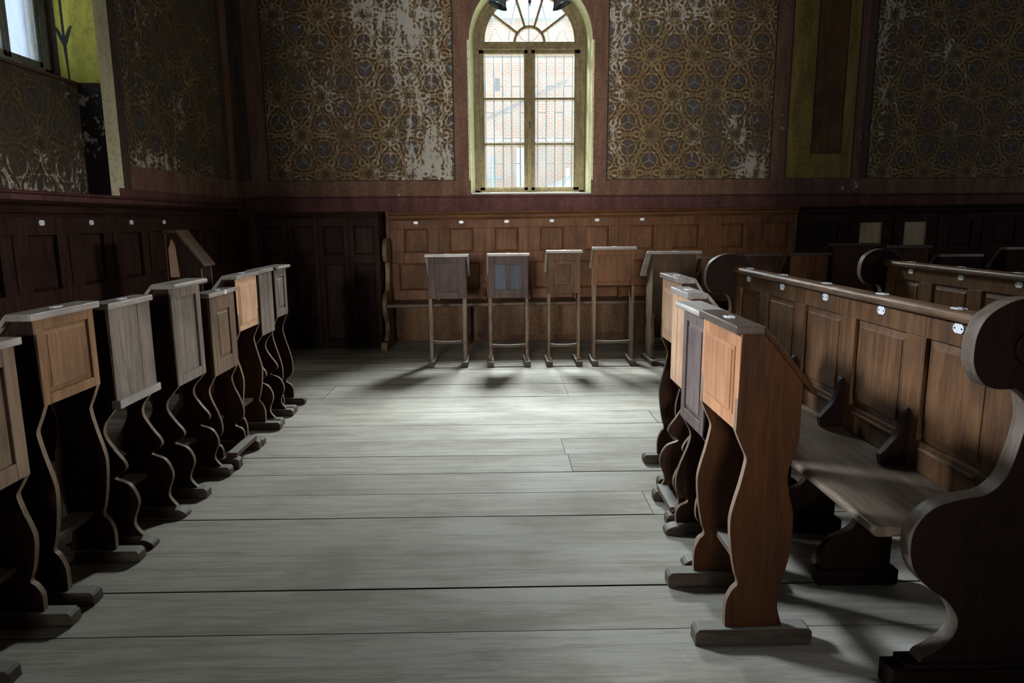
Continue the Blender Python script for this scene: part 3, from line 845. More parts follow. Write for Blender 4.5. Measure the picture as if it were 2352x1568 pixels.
def build_grille():
    root = empty('window_grille', (0.3665, 8.60, 1.72)); tag(root, 'grey iron security grille of upright bars outside the arched window', 'grille')
    G = flat('iron_grey', (0.050, 0.060, 0.070), 0.9, spec=0.05)
    def bar(name, pts, r=0.009):
        bm = bm_(); tube(bm, pts, r, 8); return obj(name, bm, G, root, smooth=True)
    xs = [-0.62+0.1035*i for i in range(13)]
    for i, x in enumerate(xs): bar('bar', [(x, 0, 0.0), (x, 0, 1.58)])
    for zz in (0.02, 1.57): bar('rail', [(-0.63, 0, zz), (0.63, 0, zz)], 0.008)
    for i in range(12):
        for zz in ([1.24, 0.35] if i % 2 == 0 else [0.94, 0.64]):
            bar('link', [(xs[i], 0, zz), (xs[i+1], 0, zz)], 0.006)
    # arched head: bow, small ring and zigzag
    zc = 1.69
    bar('bow', [(0.60*math.cos(PI*i/20), 0, zc+0.60*math.sin(PI*i/20)) for i in range(21)], 0.007)
    bar('bow', [(0.12*math.cos(PI*i/12), 0, zc+0.42-0.12*math.sin(PI*i/12)-0.25) for i in range(13)], 0.006)
    bar('bar', [(0, 0, 1.58), (0, 0, zc+0.60)])
    for s in (-1, 1):
        bar('zigzag', [(s*0.52, 0, zc-0.06), (s*0.39, 0, zc+0.20), (s*0.26, 0, zc-0.06)], 0.006)
        bar('zigzag', [(s*0.26, 0, zc-0.06), (s*0.20, 0, zc+0.28), (s*0.13, 0, zc+0.55)], 0.006)
build_grille()

# ------------------------------------------------------------------ reading desks
LEG_A = ([(0.0, .736), (.016, .70), (.028, .675), (.039, .649), (.036, .62), (.023, .561), (.007, .502), (-.003, .443), (.005, .352), (.02, .275), (.032, .236), (.014, .213), (-.004, .167), (-.003, .088)],
         [(.205, .736), (.204, .705), (.189, .647), (.176, .596), (.185, .53), (.201, .47), (.203, .394), (.196, .318), (.179, .242), (.168, .164), (.184, .10), (.186, .088)])
LEG_B = ([(0.0, .62), (.03, .585), (.062, .545), (.066, .50), (.030, .44), (-.004, .395), (-.006, .365), (.038, .335), (.040, .325), (-.012, .305), (-.040, .265), (-.046, .22), (-.024, .165), (-.022, .13), (-.055, .088)],
         [(.205, .62), (.175, .585), (.145, .545), (.140, .50), (.172, .44), (.205, .395), (.208, .365), (.168, .335), (.166, .325), (.215, .305), (.240, .265), (.246, .22), (.226, .165), (.224, .13), (.255, .088)])
LEG_C = ([(0.0, .70), (.018, .66), (.040, .60), (.030, .53), (-.004, .42), (-.018, .34), (-.010, .27), (.034, .225), (.036, .205), (.004, .185), (-.012, .15), (-.012, .088)],
         [(.205, .70), (.192, .66), (.165, .60), (.176, .53), (.204, .42), (.214, .34), (.206, .27), (.166, .225), (.164, .205), (.196, .185), (.210, .15), (.210, .088)])
LEG_S = ([(0.0, .66), (.012, .62), (.012, .30), (.004, .26), (.012, .22), (.012, .088)],
         [(.205, .66), (.150, .60), (.140, .30), (.150, .26), (.140, .22), (.150, .088)])

def desk(label, loc, rz, w, h, zf, d=0.205, leg=LEG_A, wood_=GREYB, side=OAK, top=TOPW, style='raised', inset=0.07, overhang=0.025, drop=0.155, lidlen=0.075,
         lidover=0.055, plates=1, foot_f=0.105, foot_b=0.08, foot_h=0.050, stretch='back', stz=0.20, warp=0.0, side_t=0.024, group='reading desks', field=None, toplip=False, pane=None, nose=False, midrail=False, splitfoot=False):
    """lectern: local -Y is the tall front with its panel, the lid slopes down towards +Y"""
    root = empty('reading_desk', loc, rz)
    tag(root, label, 'reading desk', group)
    hw = w/2
    tt = 0.026
    ht = h-tt                                   # underside of the top
    fl = 0.075                                  # flat part at the front
    zb_ = ht-drop                               # body height at the back
    # legs/sides: one board each, box profile above and a sawn outline below
    fr, bk = leg
    k = zf/fr[0][1]
    lb = foot_h-0.001
    front = smoothpts([(y, (z-0.088)*(zf-lb)/(fr[0][1]-0.088)+lb) for y, z in fr], 4)
    sc = d/0.205
    back = smoothpts([(y*sc if y > 0 else y, (z-0.088)*(zf-lb)/(bk[0][1]-0.088)+lb) for y, z in bk], 4)
    prof = [(0.006, ht), (fl, ht), (d, zb_)] + back + front[::-1]
    for s in (-1, 1):
        bm = bm_()
        x0 = s*hw if s < 0 else hw-side_t
        prism(bm, prof, 'X', x0, x0+side_t)
        worn_lit_edges(obj('side_board', bm, side, root, 0.0025), 0, EDGE)
    # front: framed panel
    a, b = -hw+0.001, hw-0.001
    bm = bm_()
    yf, yb = -0.004, 0.018
    z0, z1 = zf, ht
    if field: fx0, fx1, fz0, fz1 = field
    else: fx0, fx1, fz0, fz1 = a+inset, b-inset, z0+inset, z1-inset
    fpn = bm
    if style in ('raised', 'recess', 'double'):
        box(bm, a, fx0, yf, yb, z0, z1); box(bm, fx1, b, yf, yb, z0, z1)
        box(bm, fx0, fx1, yf, yb, z0, fz0); box(bm, fx0, fx1, yf, yb, fz1, z1)
        fp = obj('front_panel', bm, wood_, root, 0.003)
        bm = bm_()
        if style == 'raised':
            raised(bm, fx0-0.001, fx1+0.001, fz0-0.001, fz1+0.001, yb-0.004, -0.002, 0.022)
            obj('raised_field', bm, wood_, fp, 0.0015)
        elif style == 'recess':
            box(bm, fx0-0.002, fx1+0.002, 0.010, yb-0.001, fz0-0.002, fz1+0.002)
            obj('recessed_field', bm, pane or wood_, fp)
        else:
            xm = (fx0+fx1)/2
            box(bm, xm-0.018, xm+0.018, 0.000, yb-0.002, fz0, fz1)
            o2 = obj('mullion', bm, wood_, fp, 0.002)
            for q0, q1 in ((fx0, xm-0.018), (xm+0.018, fx1)):
                bm = bm_(); box(bm, q0, q1, 0.008, 0.015, fz0, fz1)
                oo = obj('recessed_field', bm, pane or wood_, fp); oo['label'] = 'dark blue-grey recessed panel'
    elif style in ('planks', 'board'):
        nn = 3 if style == 'planks' else 1
        for i in range(nn):
            x0 = a+(b-a)*i/nn; x1 = a+(b-a)*(i+1)/nn
            box(bm, x0+0.0012, x1-0.0012, yf+0.001*(i % 2), yb, z0, z1)
        fp = obj('front_panel', bm, wood_, root, 0.002)
    elif style == 'raised_edge':           # board with only the field lines worked into it
        box(bm, a, b, 0.002, yb, z0, z1)
        fp = obj('front_panel', bm, wood_, root, 0.002)
        bm = bm_(); raised(bm, fx0, fx1, fz0, fz1, 0.002, -0.007, 0.012)
        obj('raised_field', bm, wood_, fp, 0.001)
    elif style == 'arched':
        pts = [(fx0, fz0), (fx1, fz0), (fx1, fz1-0.02)] + [((fx0+fx1)/2+(fx1-fx0)/2*math.cos(PI*i/10), fz1-0.02+0.022*math.sin(PI*i/10)) for i in range(1, 10)] + [(fx0, fz1-0.02)]
        box(bm, a, fx0, yf, yb, z0, z1); box(bm, fx1, b, yf, yb, z0, z1)
        box(bm, fx0, fx1, yf, yb, z0, fz0); box(bm, fx0, fx1, yf, yb, fz1+0.002, z1)
        fp = obj('front_panel', bm, wood_, root, 0.003)
        bm = bm_(); prism(bm, [(x, z) for x, z in pts], 'Y', 0.008, yb-0.001); obj('recessed_field', bm, wood_, fp)
        bm = bm_(); raised(bm, fx0+0.022, fx1-0.022, fz0+0.02, fz1-0.03, 0.008, 0.000, 0.012); obj('raised_field', bm, wood_, fp, 0.001)
    if midrail:
        bm = bm_(); box(bm, -hw-0.004, hw+0.004, -0.020, 0.02, zf-0.012, zf+0.024); obj('bottom_moulding', bm, top, root, 0.004)
    # floor and back of the book box
    bm = bm_(); box(bm, -hw+side_t, hw-side_t, 0.018, d-0.012, zf+0.012, zf+0.028); obj('box_floor', bm, side, root)
    bm = bm_(); box(bm, -hw+side_t, hw-side_t, d-0.016, d-0.002, zf+0.012, zb_-0.012); obj('box_back', bm, side, root)
    # flat top strip
    o_ = overhang
    bm = bm_()
    if nose:
        pr = [(-0.030, ht+tt*0.5)] + [(-0.022-0.016*math.sin(t), ht+tt*0.5+tt*0.5*math.cos(t)) for t in (0,)] + [(fl, ht+tt), (fl, ht), (-0.018, ht)]
        pr = [(fl, ht), (fl, ht+tt)] + [(-0.028-0.014*math.sin(PI*i/6), ht+tt/2+tt/2*math.cos(PI*i/6)) for i in range(7)]
        prism(bm, pr, 'X', -hw-o_, hw+o_)
    else:
        box(bm, -hw-o_, hw+o_, -0.016, fl, ht, ht+tt)
    tp = obj('top', bm, top, root, 0.004)
    if plates:
        plate(root, (0.0 if plates == 1 else 0.05, 0.028, h+0.0005), (-PI/2, 0, 0), 0.9)
    if toplip:
        plate(root, (0.02, -0.0165, ht+tt*0.5), (0, 0, 0), 0.7)
    # sloping lid, sometimes warped at one corner
    L = math.hypot(d-fl, drop); ux, uz = (d-fl)/L, -drop/L
    ye, ze = d+ux*lidover, zb_+uz*lidover
    t_ = 0.018
    nx, nz = -uz*t_, ux*t_
    bm = bm_()
    b4 = [(-hw-o_, fl, ht+0.001), (hw+o_, fl, ht+0.001), (hw+o_, ye, ze+0.001), (-hw-o_, ye, ze+0.001+warp)]
    t4 = [(x, y+(0 if i < 2 else nx), z+(tt-0.002 if i < 2 else nz)) for i, (x, y, z) in enumerate(b4)]
    hexa(bm, b4, t4)
    obj('lid', bm, top if side is not PINED else PINED, root, 0.003)
    # feet
    for s in (-1, 1):
        xc = s*(hw-side_t/2)
        bm = bm_()
        c = 0.014
        y0, y1 = -foot_f, d+foot_b
        if splitfoot:
            pr = [(y0+0.05, 0)] + [(y0+0.055-0.055*math.sin(PI/2*i/6), foot_h*0.82*(i/6)) if False else (y0+0.06*(1-math.sin(PI/2*i/6)), foot_h*0.8*math.sin(PI/2*i/6)*1.0) for i in range(1, 1)] 
            pr = [(y0+0.004, 0)] + [(y0+0.062*(1-math.cos(PI/2*i/6)), foot_h*0.78*math.sin(PI/2*i/6)) for i in range(1, 7)] + [(y0+0.066, foot_h), (y1-0.066, foot_h)] + [(y1-0.062*(1-math.sin(PI/2*i/6)), foot_h*0.78*math.cos(PI/2*i/6)) for i in range(0, 6)] + [(y1-0.004, 0)]
        else:
            pr = [(y0, 0), (y0, foot_h-c), (y0+c, foot_h), (y1-c, foot_h), (y1, foot_h-c), (y1, 0)]
        prism(bm, pr, 'X', xc-0.030, xc+0.030)
        obj('foot', bm, FOOT, root, 0.003)
    # stretcher between the sides
    if stretch == 'back':
        bm = bm_(); box(bm, -hw+side_t, hw-side_t, d*0.35, d*0.35+0.085, stz, stz+0.022); obj('stretcher', bm, FOOTX, root, 0.002)
    elif stretch == 'front':
        bm = bm_(); box(bm, -hw+0.01, hw-0.01, -foot_f+0.02, -foot_f+0.075, foot_h, foot_h+0.028); obj('stretcher', bm, FOOTX, root, 0.003)
        bm = bm_(); box(bm, -hw+side_t, hw-side_t, d*0.5, d*0.5+0.06, stz, stz+0.022); obj('stretcher', bm, FOOTX, root, 0.002)
    else:
        bm = bm_()
        hh = 0.032
        prs = [(-hw+side_t, stz), (hw-side_t, stz), (hw-side_t, stz+hh)] + [((hw-side_t)*(1-2*i/8), stz+hh-0.008*math.sin(PI*i/8)) for i in range(1, 8)] + [(-hw+side_t, stz+hh)]
        prism(bm, prs, 'Y', 0.05, 0.078)
        obj('stretcher', bm, FOOTX, root, 0.002)
    return root

# ---- right-hand row (fronts turned to the aisle, -X)
RZ = -PI/2
G_R = 'reading desks along the right side of the aisle'
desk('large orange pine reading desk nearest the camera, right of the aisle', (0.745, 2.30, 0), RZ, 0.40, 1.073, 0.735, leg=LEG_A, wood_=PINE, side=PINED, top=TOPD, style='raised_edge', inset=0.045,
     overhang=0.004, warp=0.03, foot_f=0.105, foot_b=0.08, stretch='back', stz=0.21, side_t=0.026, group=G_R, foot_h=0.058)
desk('slate brown reading desk with rounded nosing, directly behind the orange pine desk', (0.80, 2.785, 0), RZ+0.01, 0.33, 1.052, 0.545, leg=LEG_C, wood_=SLATE, side=DARK, top=TOPW, style='raised', inset=0.05, nose=True, overhang=0.012, plates=0,
     splitfoot=True, foot_f=0.065, foot_b=0.06, group=G_R)
desk('pale pine plank-fronted reading desk, third of the right row, with white plate on top', (0.842, 3.175, 0), RZ-0.01, 0.31, 1.078, 0.625, leg=LEG_B, wood_=PINEP, side=OAK, top=TOPW, style='planks', overhang=0.006, foot_f=0.075, foot_b=0.10,
     stretch='front', group=G_R)
desk('pale reading desk at the far end of the right row, beside the curved pew end', (0.915, 3.675, 0), RZ, 0.40, 1.104, 0.745, leg=LEG_A, wood_=PINEP, side=OAK, top=TOPW, style='raised_edge', inset=0.055, overhang=0.004, warp=0.03, d=0.165, lidover=0.015, foot_f=0.085, foot_b=0.012, group=G_R, stz=0.17)

# ---- left-hand row (fronts turned to the aisle, +X)
LZ = PI/2
G_L = 'reading desks along the left side of the aisle'
XF = -1.62
desk('dark reading desk cut off by the left edge of the photo, nearest on the left', (XF, 2.125, 0), LZ, 0.34, 1.025, 0.55, leg=LEG_A, wood_=GREYB, side=DARK, top=TOPW, style='recess', inset=0.06, group=G_L, plates=0)
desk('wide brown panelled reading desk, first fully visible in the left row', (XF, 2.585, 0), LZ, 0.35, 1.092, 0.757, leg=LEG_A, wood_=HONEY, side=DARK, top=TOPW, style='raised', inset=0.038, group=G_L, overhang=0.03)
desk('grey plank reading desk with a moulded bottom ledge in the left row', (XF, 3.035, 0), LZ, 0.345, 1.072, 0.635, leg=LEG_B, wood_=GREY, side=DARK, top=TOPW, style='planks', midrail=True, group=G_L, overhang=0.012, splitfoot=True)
desk('tall grey reading desk with rounded top corner, third fully visible on the left', (XF, 3.585, 0), LZ, 0.335, 1.102, 0.583, leg=LEG_B, wood_=GREY, side=DARK, top=TOPW, style='recess', inset=0.05, group=G_L, nose=True, plates=0, splitfoot=False)
desk('low grey-brown reading desk with a narrow raised panel in the left row', (XF+0.01, 4.02, 0), LZ, 0.36, 1.012, 0.537, leg=LEG_C, wood_=GREYB, side=OAK, top=TOPW, style='raised', inset=0.085, group=G_L, toplip=True, stretch='front', foot_h=0.06)
desk('pale honey pine reading desk, brightest in the left row', (XF+0.01, 4.435, 0), LZ, 0.37, 1.078, 0.727, leg=LEG_A, wood_=PINEP, side=OAK, top=TOPW, style='raised_edge', inset=0.035, group=G_L, overhang=0.018)
desk('narrow grey board-fronted reading desk, second from the far end on the left', (XF, 4.815, 0), LZ, 0.27, 1.082, 0.632, leg=LEG_B, wood_=GREY, side=DARK, top=TOPW, style='planks', group=G_L, overhang=0.004, plates=0)
desk('grey reading desk with grooved panel, last and farthest in the left row', (XF, 5.145, 0), LZ, 0.27, 1.082, 0.71, leg=LEG_C, wood_=GREY, side=DARK, top=TOPW, style='raised', inset=0.055, group=G_L, nose=True, plates=0, foot_f=0.10, overhang=0.004)

# ---- row in front of the wall bench (fronts towards the room, -Y)
G_B = 'reading desks in front of the bench below the arched window'
YR = 6.655
desk('dusky brown reading desk, leftmost in front of the wall bench', (-0.505, YR, 0), 0.0, 0.36, 1.080, 0.655, leg=LEG_S, wood_=SLATB, side=SLATB, top=TOPW, style='recess', field=(-0.115, 0.105, 0.72, 0.995), group=G_B, stretch='bar', stz=0.205, side_t=0.034, overhang=0.03)
desk('reading desk with two dark blue-grey panes, second below the arched window', (0.085, YR, 0), 0.02, 0.385, 1.085, 0.658, leg=LEG_A, wood_=SLATB, side=SLATB, top=TOPW, style='double', field=(-0.13, 0.125, 0.74, 0.98), pane=wood('pane_blue_grey', (0.070, 0.085, 0.110), (0.035, 0.042, 0.058), 'Z', 0.4), group=G_B, stretch='bar', stz=0.165, side_t=0.03, overhang=0.012)
desk('narrow honey brown reading desk with an arched panel below the window', (0.622, YR, 0), 0.0, 0.315, 1.112, 0.700, leg=LEG_S, wood_=BROWN, side=BROWN, top=TOPW, style='arched', field=(-0.095, 0.090, 0.785, 1.01), group=G_B, stretch='bar', stz=0.165, side_t=0.026, overhang=0.018)
desk('tall red-brown reading desk with a framed empty panel, fourth along the bench', (1.105, YR, 0), -0.02, 0.395, 1.140, 0.772, leg=LEG_S, wood_=RED, side=BROWN, top=TOPW, style='recess', field=(-0.16, 0.155, 0.81, 1.06), group=G_B, stretch='bar', stz=0.195, side_t=0.026, overhang=0.014)
desk('broad dark brown reading desk with overhanging sloped lid, rightmost clear of the pews', (1.685, YR, 0), 0.03, 0.42, 1.095, 0.50, leg=LEG_A, wood_=UMBER, side=GREYB, top=TOPW, style='board', group=G_B, stretch='bar', stz=0.215, side_t=0.03, overhang=0.05, d=0.24, drop=0.17, lidover=0.09)
desk('low brown reading desk half hidden behind the near pew\'s curved end', (2.155, 6.78, 0), 0.0, 0.35, 1.038, 0.60, leg=LEG_S, wood_=RED, side=OAK, top=TOPD, style='planks', group=G_B, stretch='bar', plates=0)
desk('dark reading desk right behind the near pew\'s curved end', (2.61, 6.85, 0), 0.05, 0.34, 1.060, 0.60, leg=LEG_S, wood_=OAK, side=OAK, top=TOPD, style='planks', group=G_B, stretch='bar', plates=0)
desk('brown plank reading desk seen above the near pew rail, left of the taller dark one', (3.045, 6.78, 0), 0.0, 0.37, 1.065, 0.60, leg=LEG_S, wood_=RED, side=OAK, top=TOPD, style='planks', group=G_B, stretch='bar', plates=0)
desk('tall dark reading desk beneath the left pale bench panel', (3.50, 6.80, 0), -0.02, 0.42, 1.155, 0.62, leg=LEG_S, wood_=OAK, side=OAK, top=TOPD, style='planks', group=G_B, stretch='bar', plates=0)
desk('dark reading desk beneath the right pale bench panel', (4.03, 6.80, 0), 0.02, 0.41, 1.132, 0.62, leg=LEG_S, wood_=OAK, side=OAK, top=TOPD, style='planks', group=G_B, stretch='bar', plates=0)
desk('low black-brown reading desk behind the far pew rail, second from the right edge', (4.56, 6.80, 0), 0.0, 0.39, 1.042, 0.62, leg=LEG_S, wood_=DARK, side=DARK, top=TOPW, style='planks', group=G_B, stretch='bar', plates=0)
desk('black-brown reading desk cut off by the right edge of the photo', (5.22, 6.80, 0), 0.0, 0.40, 1.106, 0.62, leg=LEG_S, wood_=DARK, side=DARK, top=TOPW, style='planks', group=G_B, stretch='bar', plates=0)

# ---- tall desk standing by the left wall bench, turned round
td = desk('tall dark reading desk by the left wall, its high side to the wall bench', (-2.33, 5.02, 0), -PI/2+0.12, 0.26, 1.345, 0.95, d=0.22, drop=0.215, lidlen=0.05, lidover=0.03, leg=LEG_A, wood_=PINE, side=DARK, top=OAKX, style='planks', plates=0, group=None, overhang=0.004)

bm = bm_(); prism(bm, [(0.016, 1.02), (0.075, 1.02), (0.060, 1.245), (0.040, 1.285), (0.016, 1.215)], 'X', 0.130, 0.136)  # pale wood stands in for a lit panel inside an open side
ps = obj('lit_strip', bm, PINEP, td, 0.001); ps['label'] = 'pale strip standing in for a lit inner panel'

# ------------------------------------------------------------------ pews
END = [(1.302, 1.035), (1.307, 1.085), (1.332, 1.134), (1.390, 1.172), (1.450, 1.182), (1.520, 1.168), (1.590, 1.115), (1.615, 1.02), (1.600, .86), (1.575, .70), (1.57, .50), (1.58, .30), (1.60, .14), (1.62, .088)]
END_F = [(1.24, .088), (1.250, .110), (1.285, .130), (1.331, .172), (1.342, .230), (1.306, .288), (1.249, .331), (1.198, .388), (1.180, .458), (1.191, .526), (1.238, .580), (1.313, .606), (1.388, .622), (1.435, .672), (1.462, .764), (1.472, .842), (1.458, .905), (1.430, .930)]
HEAD = [(1.430, .930), (1.385, .928), (1.345, .940), (1.318, .970), (1.304, 1.005)]
def end_profile(x_back):
    """outline of a scrolled pew end in (x from the back plane, z); front is -x"""
    o = 1.50
    a = smoothpts(END_F, 5); b = smoothpts(HEAD, 4)[1:]; c = smoothpts(END, 5)
    return [(x-o, z) for x, z in a+b+c]
def wall_profile():
    a = smoothpts(END_F, 5); b = smoothpts(HEAD, 4)[1:]; c = smoothpts(END[:5], 5)
    return [(x-1.50, z) for x, z in a+b+c] + [(0.02, 1.182), (0.06, 1.10), (0.06, .088)]
def pew(label, xb, y0, y1, plates, stiles, supports, armrests, group='pews facing the aisle', whole_end=True):
    """back plane near x = xb, running along Y; seat on the -X side"""
    root = empty('pew', (xb, y0, 0)); tag(root, label, 'pew', group)
    Yl = lambda y: y-y0
    L = y1-y0
    # scrolled ends with plinth and rosette
    prof = end_profile(xb)
    for s, y in (('near', 0.0), ('far', L-0.055)):
        bm = bm_(); prism(bm, prof, 'Y', y, y+0.055)
        e = worn_lit_edges(obj('end_panel', bm, ENDW, root, 0.004), 1, EDGED)
        bm = bm_(); box(bm, -0.342, 0.14, y-0.012, y+0.067, 0.0, 0.072)
        box(bm, -0.305, 0.11, y-0.006, y+0.061, 0.072, 0.092)
        obj('plinth', bm, ENDW, e, 0.004)
        for sg, yy in (((-1, y),) if s == 'near' else ((1, y+0.055),)):
            bm = bm_()
            M = Matrix.Translation((-0.035, yy, 1.045)) @ Matrix.Rotation(PI/2 if sg < 0 else -PI/2, 4, 'X')
            lathe(bm, [(0.052, -0.002), (0.052, 0.006), (0.044, 0.010), (0.036, 0.006), (0.028, 0.012), (0.014, 0.018), (0.004, 0.020)], 24, M)
            obj('rosette', bm, ENDW, e, smooth=True)
    ya, yz = 0.055, L-0.055
    # framed back, slightly leaning
    bm = bm_()
    bx0, bx1 = -0.012, 0.014
    z_lo, z_hi = 0.505, 1.075
    p0, p1 = 0.615, 0.985
    edges = [(Yl(a), Yl(b)) for a, b in stiles]
    box(bm, bx0, bx1, ya, yz, p1, z_hi); box(bm, bx0, bx1, ya, yz, z_lo, p0)
    prev = ya
    for a, b in edges:
        box(bm, bx0, bx1, prev, a, p0, p1); prev = b
    box(bm, bx0, bx1, prev, yz, p0, p1)
    back = obj('back_frame', bm, PEW, root, 0.003)
    for a, b in edges:
        bm = bm_()
        raised(bm, -b+0.001, -a-0.001, p0+0.001, p1-0.001, 0.010, -0.006, 0.030)
        # turn the field to face -X
        bmesh.ops.transform(bm, matrix=Matrix.Rotation(-PI/2, 4, 'Z'), verts=bm.verts)
        obj('back_panel', bm, PEW, back, 0.0015)
        # planted moulding under the field, in paler rubbed wood for its highlight
        bm = bm_(); box(bm, bx0-0.007, bx0, a+0.02, b-0.02, p0-0.030, p0-0.018); obj('moulding', bm, RAILY, back, 0.003)
    # rounded top rail
    bm = bm_()
    rp = [(-0.028+0.018*math.cos(t), 1.086+0.018*math.sin(t)) for t in [PI/2+PI*i/8 for i in range(9)]] + [(0.022, 1.068), (0.026, 1.086), (0.022, 1.104)]
    prism(bm, rp, 'Y', ya, yz); obj('top_rail', bm, RAILY, root, 0.002)
    # seat with a rounded front edge
    bm = bm_()
    sp = [(-0.385+0.016*math.cos(t), 0.484+0.016*math.sin(t)) for t in [PI/2+PI*i/8 for i in range(9)]] + [(-0.002, 0.470), (-0.002, 0.502)]
    prism(bm, sp, 'Y', ya, yz); obj('seat', bm, SEATY, root, 0.002)
    bm = bm_(); box(bm, -0.005, 0.012, ya, yz, 0.40, 0.47); obj('back_rail', bm, PEWY, root)
    # sawn seat supports
    for y in supports:
        bm = bm_()
        f = smoothpts([(-0.27, .060), (-0.275, .12), (-0.235, .185), (-0.165, .225), (-0.135, .28), (-0.15, .35), (-0.20, .41), (-0.25, .468)], 5)
        prism(bm, f + [(0.0, .468), (0.0, .060)], 'Y', Yl(y)-0.018, Yl(y)+0.018)
        sup = obj('seat_support', bm, ENDW, root, 0.003)
        bm = bm_(); box(bm, -0.28, 0.03, Yl(y)-0.03, Yl(y)+0.03, 0, 0.062); obj('sled', bm, ENDW, sup, 0.003)
    # little armrests dividing the seats
    for y in armrests:
        f = [(-0.105, .502)] + smoothpts([(-0.112, .545), (-0.085, .575), (-0.055, .615), (-0.042, .66), (-0.038, .70), (-0.026, .722), (-0.014, .715)], 5) + [(-0.012, .502)]
        bm = bm_(); prism(bm, f, 'Y', Yl(y)-0.016, Yl(y)+0.016); obj('armrest', bm, ENDW, root, 0.003)
    for y in plates:
        plate(root, (-0.0125, Yl(y), 1.045), (0, 0, -PI/2), 0.92)
        plate(root, (0.004, Yl(y)+0.035, 1.1045), (-PI/2, 0, -PI/2), 1.0)
    return root
ST1 = [(2.02, 2.355), (2.475, 2.84), (2.96, 3.33), (3.445, 3.81), (3.925, 4.24)]
pew('near brown pew with five white plates along its panelled back and dark scrolled end', 1.50, 1.845, 4.40, [2.19, 2.65, 3.12, 3.61, 4.11], ST1, [2.48, 2.93, 3.4, 3.9], [2.415, 2.90, 3.385, 3.87])
ST2 = [(2.12, 2.46), (2.62, 2.96), (3.12, 3.46), (3.58, 3.97), (4.08, 4.38), (4.50, 4.80)]
ST2 = [(2.53, 2.86), (3.03, 3.36), (3.53, 3.90), (4.02, 4.36), (4.50, 4.79)]
pew('second pew farther right, its rail cut off by the right edge of the photo', 2.77, 2.36, 4.95, [2.69, 3.19, 3.62, 4.09, 4.60], ST2, [3.0, 3.5, 4.0, 4.45], [2.94, 3.44, 3.96, 4.43])

